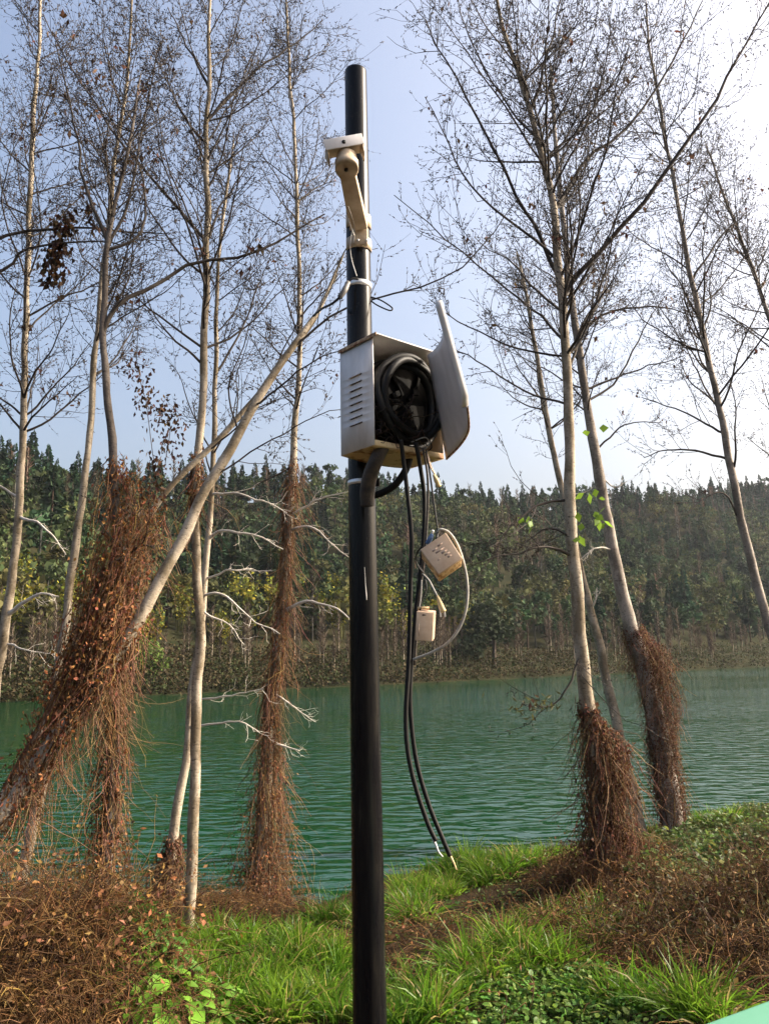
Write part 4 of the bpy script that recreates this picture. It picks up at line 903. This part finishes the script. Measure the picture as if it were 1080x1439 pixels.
cable('body', [at(609, 667, 3.08), at(613, 675, 3.08), at(617, 684, 3.08)], [.005, .011, .009], M['plug'], pg, 14, 10)
def prism(name, corners, back, m, par, bv=.004):
    c = np.array(corners); V = np.concatenate([c, c + np.asarray(back)])
    return bevel(obj(name, make_mesh(name, V, [np.array([[0, 1, 2, 3], [7, 6, 5, 4], [0, 4, 5, 1], [1, 5, 6, 2], [2, 6, 7, 3], [3, 7, 4, 0]])], m), par), bv, 3)
Ya = 3.03
ad1 = empty('power_adapter', at(619, 778, Ya), 'cream plastic power adapter hanging tilted in mid-air with faded print', 'adapter')
f = [at(590, 772, Ya), at(616, 807, Ya - .02), at(649, 784, Ya - .02), at(626, 748, Ya)]
bk = np.array([.004, .045, -.028])
prism('front_shell', f, bk * .18, M['adapter'], ad1, .003)
fb = [q + bk * .18 + (np.mean(f, 0) - q) * .03 for q in f]; prism('rear_shell', fb, bk * .82, M['adapter_edge'], ad1, .003)
fo = np.array(f); nf_ = nrm(np.cross(fo[1] - fo[0], fo[3] - fo[0])); nf_ = nf_ if nf_[1] < 0 else -nf_
eu = fo[3] - fo[0]; ev = fo[1] - fo[0]
for u, v, du, dv_ in [(.28, .25, .2, .05), (.52, .2, .18, .06), (.33, .36, .34, .05), (.48, .46, .22, .07), (.52, .58, .2, .05), (.56, .68, .16, .06), (.25, .6, .1, .03)]:
    V, F = obox(fo[0] + eu * u + ev * v + nf_ * .0002, eu * du, ev * dv_, nf_ * .0004); obj('print_line', make_mesh('print_line', V, [F], M['print']), ad1)
cable('strain_relief', [at(613, 757, Ya + .01), at(615, 748, 3.06)], [.005, .004], M['black'], ad1, 6, 8)
cable('lead', [at(593, 768, Ya + .02), at(586, 776, 3.08), at(584, 788, 3.1), at(590, 800, 3.1), at(600, 810, 3.1)], .003, M['black'], ad1, 30, 6)
bl = empty('cable_joint', at(604, 758, 3.06), 'small blue joint with a white tip beside the tilted adapter', 'connector')
cable('body', [at(600, 764, 3.07), at(604, 757, 3.06), at(607, 751, 3.06)], [.009, .010, .008], M['blue'], bl, 10, 10); cable('tip', [at(607, 750, 3.06), at(608, 745, 3.055)], [.005, .0055], M['white_wire'], bl, 6, 8)
ad2 = empty('power_adapter', at(597, 880, Ya), 'upright cream plastic adapter hanging below the tilted one', 'adapter')
f = [at(583, 900, Ya), at(607.5, 901.5, Ya), at(609.5, 861, Ya), at(585, 859, Ya)]
bk = np.array([.012, .075, .012])
prism('shell', f, bk, M['adapter'], ad2, .003)
V, F = obox(np.array(f[3]) + [.006, .03, .009], (.045, 0, 0), (0, .028, 0), (0, 0, .01)); obj('terminal_recess', make_mesh('terminal_recess', V, [F], M['adapter_edge']), ad2)
V, F = obox(at(593, 865, Ya - .001), (.014, 0, 0), (0, .001, 0), (0, 0, .004)); obj('slot', make_mesh('slot', V, [F], M['black']), ad2)
V, F = obox(at(588, 893, Ya - .001), (.0025, 0, 0), (0, .001, 0), (0, 0, .045)); obj('print_line', make_mesh('print_line', V, [F], M['print']), ad2)
cable('lead', [at(590, 858, 3.06), at(593, 842, 3.07), at(599, 826, 3.08), at(594, 806, 3.1), at(589, 795, 3.13)], .0032, M['black'], ad2, 30, 6)
cable('lead', [at(588, 860, 3.07), at(591, 840, 3.09), at(592, 815, 3.1)], .0028, M['grey_wire'], ad2, 30, 6)
pg2 = empty('mains_plug', at(617, 855, 3.05), 'two-pin yellowed mains plug dangling beside the upright adapter', 'plug')
cable('lead', [at(593, 806, 3.1), at(602, 815, 3.08), at(609, 828, 3.06), at(615, 840, 3.05)], .0036, M['grey_wire'], pg2, 30, 6)
cable('body', [at(614, 837, 3.05), at(618, 848, 3.05), at(623, 860, 3.05)], [.004, .010, .012], M['plug'], pg2, 14, 10)
for q in (0, 6): cable('pin', [at(618 + q, 856 + .3 * q * 0, 3.05), at(619 + q, 867, 3.05)], .0028, M['white_wire'], pg2, 6, 8)

# ------------------------------------------------------------------ mint green painted lid in the corner
lid = empty('cabinet', (1.0, 1.55, float(zg(1.0, 1.55))), 'pale mint green painted metal cabinet lid at the corner of the bank', 'cabinet')
e0, e1 = at(975, 1440, 1.75), at(1085, 1398, 1.75)
zt = .5 * (e0[2] + e1[2]); e0 = at(972, 1441, 1.75); d_ = ray(1085, 1400); e1 = np.array([0, 0, EYE]) + d_ * ((e0[2] - EYE) / d_[2])
ed = nrm((e1 - e0) * [1, 1, 0]); eo = np.array([ed[1], -ed[0], 0]);
V, F = obox(e0 - ed * .25 + [0, 0, -.03], ed * 1.1, eo * .5, (0, 0, .03)); bevel(obj('lid', make_mesh('lid', V, [F], M['mint']), lid), .014, 4)
V, F = obox(e0 - ed * .22 + eo * .03 + [0, 0, -.031], ed * 1.04, eo * .44, (0, 0, -(e0[2] + .25)));  V2 = V.copy(); obj('body', make_mesh('body', V, [F[:, ::-1]], M['mint']), lid)

# ------------------------------------------------------------------ grass, straw and leafy ground cover
def blades(C, D, L, w, K=4, droop=.9):
    N = len(C); P = np.zeros((N, K, 3)); P[:, 0] = C; d = nrm(D.copy()); st = (L / (K - 1))[:, None]
    for i in range(1, K):
        P[:, i] = P[:, i - 1] + d * st; d = nrm(d + np.stack([d[:, 0] * .25, d[:, 1] * .25, -droop * .38 * np.ones(N) * rng.uniform(.4, 1.4, N)], 1))
    a = rng.uniform(0, 6.28, N); hx = np.stack([np.cos(a), np.sin(a), np.zeros(N)], 1)
    T = nrm(P[:, 1] - P[:, 0]); S = nrm(np.cross(T, hx)); wid = w[:, None] * np.array([.7, 1, .8, .0])[None, :K]
    Lf = P + S[:, None] * wid[..., None]; Rt = P - S[:, None] * wid[..., None]
    V = np.concatenate([Lf[:, :K - 1], Rt[:, :K - 1], P[:, K - 1:]], 1)          # (N, 2(K-1)+1, 3)
    nv = 2 * (K - 1) + 1; b0 = (np.arange(N) * nv)[:, None]
    q = np.concatenate([b0 + np.array([[i, i + 1, K + i, K - 1 + i]]) for i in range(K - 2)])
    t = b0 + np.array([[K - 2, nv - 1, 2 * K - 3]])
    return V.reshape(-1, 3), [q, t], nv
GREEN = [(310, 1335, .45, 1.), (400, 1375, .5, 1.), (345, 1390, .4, 1.), (470, 1300, .4, .9), (585, 1262, .55, .9), (640, 1225, .5, .9), (710, 1222, .5, .9), (770, 1208, .4, .8), (560, 1295, .35, .7),
         (640, 1375, .4, 1.), (710, 1350, .35, 1.), (750, 1355, .3, 1.), (575, 1425, .4, 1.), (455, 1420, .4, 1.), (440, 1340, .35, .9), (820, 1300, .35, .8), (850, 1345, .25, .7), (930, 1300, .2, .6), (760, 1300, .2, .6), (985, 1350, .2, .6), (900, 1165, .5, .7), (900, 1420, .35, .8), (960, 1420, .3, .8),
         (250, 1320, .3, .5), (1000, 1155, .5, .7), (380, 1430, .4, .8), (980, 1440, .3, .6)]
gb = [(hit(px, py), r, s_) for px, py, r, s_ in GREEN]
g = Geo(); tot = 0
for p, r, s_ in gb:
    r = r * .66; ncl = max(4, int(210 * r * r * s_))
    for _ in range(ncl):
        a, q = rng.uniform(0, 6.28), r * math.sqrt(rng.uniform()) * 1.1
        cx_, cy_ = p[0] + math.cos(a) * q, p[1] + math.sin(a) * q
        if cy_ > yw(cx_) - .15: continue
        nb = int(rng.uniform(45, 95)); o = rng.normal(0, .045, (nb, 2)); C = np.stack([cx_ + o[:, 0], cy_ + o[:, 1], zg(cx_ + o[:, 0], cy_ + o[:, 1]) - .01], 1)
        D = np.concatenate([o * 9 + rng.normal(0, .28, (nb, 2)), np.ones((nb, 1))], 1); hgt = rng.uniform(.12, .30) * (1.15 - .4 * q / r)
        V, Fs, nv = blades(C, D, hgt * rng.uniform(.6, 1.35, nb), rng.uniform(.0024, .0048, nb))
        hue = rng.uniform(0, 1); c = (np.array([.05, .135, .010]) * (1 - hue) + np.array([.13, .215, .018]) * hue) * rng.uniform(.6, 1.35, (nb, 1))
        dry = rng.uniform(0, 1, nb) < .10; c[dry] = np.array([.28, .22, .08])
        g.add(V, Fs, np.repeat(c, nv, 0)); tot += nb
tag(g.build('grass', M['grass']), 'lush bright green grass tufts on the bank', 'grass', kind='stuff'); print('grass blades', tot)
# short mixed turf everywhere on the bank
N = 26000; x = rng.uniform(-6, 8, N); y = rng.uniform(3.0, 14, N); k = (y < yw(x) - .1) & (np.abs(x) < y * .62 + .5); x, y = x[k], y[k]; N = len(x)
nz = np.array([mnoise.noise(Vector((a * 1.1, b_ * 1.1, 2))) for a, b_ in zip(x, y)])
C = np.stack([x, y, zg(x, y) - .01], 1); D = np.concatenate([rng.normal(0, .55, (N, 2)), np.ones((N, 1))], 1)
V, Fs, nv = blades(C, D, rng.uniform(.05, .14, N), rng.uniform(.002, .004, N), droop=1.2)
gr = (nz + rng.normal(0, .25, N) > -.02)[:, None]; c = np.where(gr, np.array([.04, .07, .010]), np.array([.10, .06, .024])) * rng.uniform(.5, 1.4, (N, 1))
tag(obj('turf', make_mesh('turf', V, Fs, M['grass'], np.repeat(c, nv, 0))), 'short mixed green and straw turf over the bank', 'grass', kind='stuff')
# dry brown straw and fallen vine, heaped in places
DRY = [(100, 1390, .75, .42, 2.6), (40, 1350, .7, .4, 2.2), (150, 1340, .45, .3, 2.), (60, 1435, .6, .35, 2.2), (10, 1400, .6, .4, 2.), (215, 1290, .7, .15, 1.3), (300, 1285, .6, .15, 1.2), (370, 1290, .55, .3, 1.6), (430, 1290, .4, .15, .8),
       (640, 1310, .8, .12, 1.2), (560, 1330, .5, .1, .7), (850, 1240, .75, .4, 2.4), (900, 1270, .7, .35, 1.8), (800, 1330, .55, .25, 1.4), (870, 1330, .7, .3, 1.8), (960, 1290, .8, .35, 2.), (1030, 1340, .8, .45, 2.6), (1060, 1270, .8, .4, 2.), (960, 1370, .6, .35, 1.8),
       (1080, 1400, .7, .45, 2.2), (760, 1280, .5, .15, .9), (720, 1400, .5, .1, .5), (490, 1330, .4, .12, .5), (510, 1250, .4, .1, .4), (-40, 1290, .8, .5, 2.), (-60, 1400, .8, .5, 2.), (545, 1225, .4, .12, .6)]
Cs, Ds, Ls = [], [], []
for px, py, r, h, wgt in DRY:
    p = hit(px, py); nb = int(900 * r * r * wgt)
    a = rng.uniform(0, 6.28, nb); q = r * np.sqrt(rng.uniform(0, 1, nb)); X, Yv = p[0] + np.cos(a) * q, p[1] + np.sin(a) * q
    hh = h * (1 - (q / r) ** 2) * rng.uniform(0, 1, nb); ok = Yv < yw(X) - .05
    Cs.append(np.stack([X, Yv, zg(X, Yv) + hh * .8], 1)[ok]); Ds.append(np.stack([rng.normal(0, 1, nb), rng.normal(0, 1, nb), rng.normal(.35, .75, nb)], 1)[ok]); Ls.append(rng.uniform(.10, .40, nb)[ok])
Cs, Ds, Ls = np.concatenate(Cs), np.concatenate(Ds), np.concatenate(Ls); N = len(Cs)
Ps = grow(Cs, Ds, Ls, 6, up=-.9, wander=.25); Ps[..., 2] = np.maximum(Ps[..., 2], zg(Ps[..., 0], Ps[..., 1]) + .003)
V, F = tubes(Ps, rng.uniform(.0011, .0028, (N, 1)) * np.linspace(1, .5, 6), 3)
pal = np.array([[.12, .058, .021], [.20, .115, .04], [.045, .022, .010], [.14, .066, .023]])[rng.integers(0, 4, N)] * rng.uniform(.5, 1.4, (N, 1))
tag(obj('dry_grass', make_mesh('dry_grass', V, [F], M['straw'], np.repeat(pal, 18, 0))), 'tangled dry brown straw and fallen vine heaped on the bank', 'dry grass', kind='stuff'); print('straw', N)
# leaf litter
ii = rng.integers(0, N, 9000); C = Cs[ii] + rng.normal(0, .05, (9000, 3)); C[:, 2] = np.maximum(C[:, 2], zg(C[:, 0], C[:, 1]) + .004)
V, F = leaves_geo(C, rng.uniform(.014, .042, 9000), rng.uniform(.005, .013, 9000), fold=.8)
tag(obj('leaf_litter', make_mesh('leaf_litter', V, [F], M['dead_leaf'], rust_cols(9000, 5, (.15, .078, .028)))), 'fallen rust brown leaves strewn through the dry straw', 'leaf litter', kind='stuff')
# leafy ground cover
def cover(name, label, spots, n_, size, h, base, kind='stuff', par=None):
    Cs = []
    for px, py, r in spots:
        p = hit(px, py); k = int(n_ * r * r); a = rng.uniform(0, 6.28, k); q = r * np.sqrt(rng.uniform(0, 1, k)); X, Yv = p[0] + np.cos(a) * q, p[1] + np.sin(a) * q
        ok = Yv < yw(X) - .1; X, Yv, q = X[ok], Yv[ok], q[ok]; Cs.append(np.stack([X, Yv, zg(X, Yv) + h * (1.05 - (q / r) ** 2) * rng.uniform(.1, 1, len(X)) ** .6], 1))
    C = np.concatenate(Cs); N = len(C)
    D = np.stack([rng.normal(0, 1, N), rng.normal(0, 1, N), rng.normal(.1, .35, N)], 1)
    D = nrm(D); S = nrm(np.cross(D, np.array([0, 0, 1.]) + rng.normal(0, .45, (N, 3)))); U = np.cross(S, D)
    L = (size * rng.uniform(.6, 1.35, N))[:, None]; W = L * rng.uniform(.28, .42, (N, 1)); k = W * rng.uniform(-.1, .5, (N, 1))
    V = np.stack([C, C + D * L * .3 + S * W * .85 + U * k, C + D * L * .65 + S * W * .8 + U * k, C + D * L - U * k, C + D * L * .65 - S * W * .8 + U * k, C + D * L * .3 - S * W * .85 + U * k, C + D * L * .5], 1).reshape(-1, 3)
    b0 = (np.arange(N) * 7)[:, None]; F = np.concatenate([b0 + np.array([[6, i, (i + 1) % 6]]) for i in range(6)])
    c = np.array(base) * rng.uniform(.55, 1.4, (N, 1)) * np.stack([rng.uniform(.7, 1.4, N), np.ones(N), np.ones(N)], 1)
    g = Geo(); g.add(V, F, np.repeat(c, 7, 0))
    Pst = np.stack([np.concatenate([C[:, :2] + rng.normal(0, .02, (N, 2)), zg(C[:, 0], C[:, 1])[:, None]], 1), C], 1); sV, sF = tubes(Pst, .0014, 3); g.add(sV, sF, np.array([.09, .13, .03]))
    return tag(g.build(name, M['leaf']), label, 'plants', kind=kind)
cover('clover', 'low fresh green leafy carpet beside the tall grass tufts', [(800, 1405, .4), (720, 1420, .35), (850, 1400, .35), (770, 1435, .4), (620, 1400, .25), (680, 1430, .35), (760, 1390, .3), (880, 1430, .35)], 3600, .032, .08, (.10, .19, .03))
cover('creeper', 'olive green leafy creeper covering the bank by the shaggy-vined tree', [(940, 1195, .55), (990, 1215, .6), (1040, 1185, .6), (930, 1235, .4), (1000, 1165, .6), (1070, 1150, .8), (1030, 1240, .5), (900, 1200, .3)], 1500, .055, .22, (.085, .125, .03))
cover('weeds', 'scattered small green weeds on the bare bank', [(860, 1300, .6), (930, 1320, .6), (990, 1280, .6), (1040, 1300, .5), (820, 1350, .5), (780, 1330, .5), (950, 1390, .5), (650, 1280, .6), (720, 1295, .6), (560, 1310, .4), (480, 1330, .4), (700, 1250, .6), (330, 1410, .4), (420, 1350, .4)], 420, .035, .04, (.10, .16, .035))
def leafy_plant(label, px, py, r, n_, size, h, base):
    p = hit(px, py); root = empty('leafy_plant', p, label, 'plant')
    for k in range(n_):
        a = rng.uniform(0, 6.28); q = r * math.sqrt(rng.uniform()); tip = p + [math.cos(a) * q, math.sin(a) * q, 0]; tip[2] = float(zg(tip[0], tip[1])) + h * (1 - .6 * (q / r) ** 2) * rng.uniform(.7, 1.1)
        b_ = p + [math.cos(a) * q * .3, math.sin(a) * q * .3, 0]; b_[2] = float(zg(b_[0], b_[1])) - .01
        o_ = nrm(np.array([math.cos(a), math.sin(a), rng.uniform(-.5, .35)])); S = nrm(np.cross(o_, [0, 0, 1.]) + rng.normal(0, .25, 3)); U = np.cross(S, o_); L = size * rng.uniform(.6, 1.3); W = L * .38
        prof = [(0, .0), (.18, .8), (.45, 1.), (.7, .75), (.88, .4), (1., .0)]; g = Geo(); V = []
        for t, w in prof:
            mid = tip + o_ * L * t - np.array([0, 0, 1]) * L * .35 * t * t; cr2 = U * W * .25 * w
            V += [mid + S * W * w + cr2, mid, mid - S * W * w + cr2]
        i = np.arange(5)[:, None] * 3; Fq = np.concatenate([i + np.array([[0, 3, 4, 1]]), i + np.array([[1, 4, 5, 2]])])
        c = np.array(base) * rng.uniform(.7, 1.3); g.add(V, Fq, c)
        sV, sF = tubes(np.array([[b_, (b_ + tip) / 2 + [0, 0, .02], tip]]), .0022, 4); g.add(sV, sF, c * .8)
        g.build('leaf', M['leaf'], root)
leafy_plant('bright broad-leaved plant at the foot of the straw heap', 235, 1424, .27, 120, .085, .19, (.15, .30, .03))
leafy_plant('low broad-leaved plant next to the grass tufts and straw heap', 305, 1428, .22, 70, .065, .13, (.14, .28, .035))
leafy_plant('rounded dark green leafy clump beside the tall pale trunk', 220, 1345, .22, 110, .055, .22, (.09, .20, .03))

# brambles and tall dry stalks
def bramble(label, px, py, r, h, n_, nleaf, base, lbase):
    p = hit(px, py); root = empty('bramble_bush', p, label, 'bush')
    a = rng.uniform(0, 6.28, n_); q = r * np.sqrt(rng.uniform(0, 1, n_)); X, Yv = p[0] + np.cos(a) * q, p[1] + np.sin(a) * q
    S = np.stack([X, Yv, zg(X, Yv) - .02], 1); D = np.stack([rng.normal(0, .45, n_), rng.normal(0, .45, n_), np.ones(n_)], 1)
    Ps = grow(S, D, h * rng.uniform(.5, 1.4, n_), 8, up=-.55, wander=.2)
    V, F = tubes(Ps, rng.uniform(.0015, .0035, (n_, 1)) * np.linspace(1, .4, 8), 3)
    tag(obj('stems', make_mesh('stems', V, [F], M['straw'], rust_cols(n_, 24, base)), root), kind='stuff')
    C = Ps[rng.integers(0, n_, nleaf), rng.integers(2, 8, nleaf)] + rng.normal(0, .03, (nleaf, 3))
    V, F = leaves_geo(C, rng.uniform(.018, .045, nleaf), rng.uniform(.006, .014, nleaf), fold=.6)
    tag(obj('leaves', make_mesh('leaves', V, [F], M['dead_leaf'], rust_cols(nleaf, 5, lbase)), root), kind='stuff')
bramble('dark arching bramble thicket behind the mint green lid', 1050, 1350, .6, .55, 260, 1500, (.08, .045, .025), (.075, .06, .022))
bramble('brown bramble thicket at the edge of the leafy creeper', 1065, 1285, .5, .5, 200, 900, (.11, .06, .03), (.10, .07, .025))
bramble('low bramble tangle between the vine heap and the green carpet', 930, 1350, .5, .35, 160, 700, (.12, .07, .03), (.06, .065, .02))
bramble('tall dry stalks standing in the straw heap under the leaning trunks', 60, 1330, .7, .55, 260, 700, (.20, .11, .045), (.16, .08, .03))
bramble('dry stalks and curled leaves round the foot of the forked trunk', 165, 1335, .35, .5, 160, 700, (.19, .10, .04), (.18, .085, .03))

# ------------------------------------------------------------------ haze
m = bpy.data.materials.new('haze_air'); m.use_nodes = True; n = m.node_tree.nodes; n.clear()
out = n.new('ShaderNodeOutputMaterial'); pv = n.new('ShaderNodeVolumePrincipled'); pv.inputs['Color'].default_value = (.82, .88, 1, 1); pv.inputs['Density'].default_value = .0001; pv.inputs['Anisotropy'].default_value = .2
m.node_tree.links.new(pv.outputs[0], out.inputs['Volume'])
V, F = obox((-520, -60, -8), (1200, 0, 0), (0, 760, 0), (0, 0, 150))
tag(obj('haze', make_mesh('haze', V, [F], m)), 'thin pale haze in the air over the river and hill', 'haze', kind='stuff')
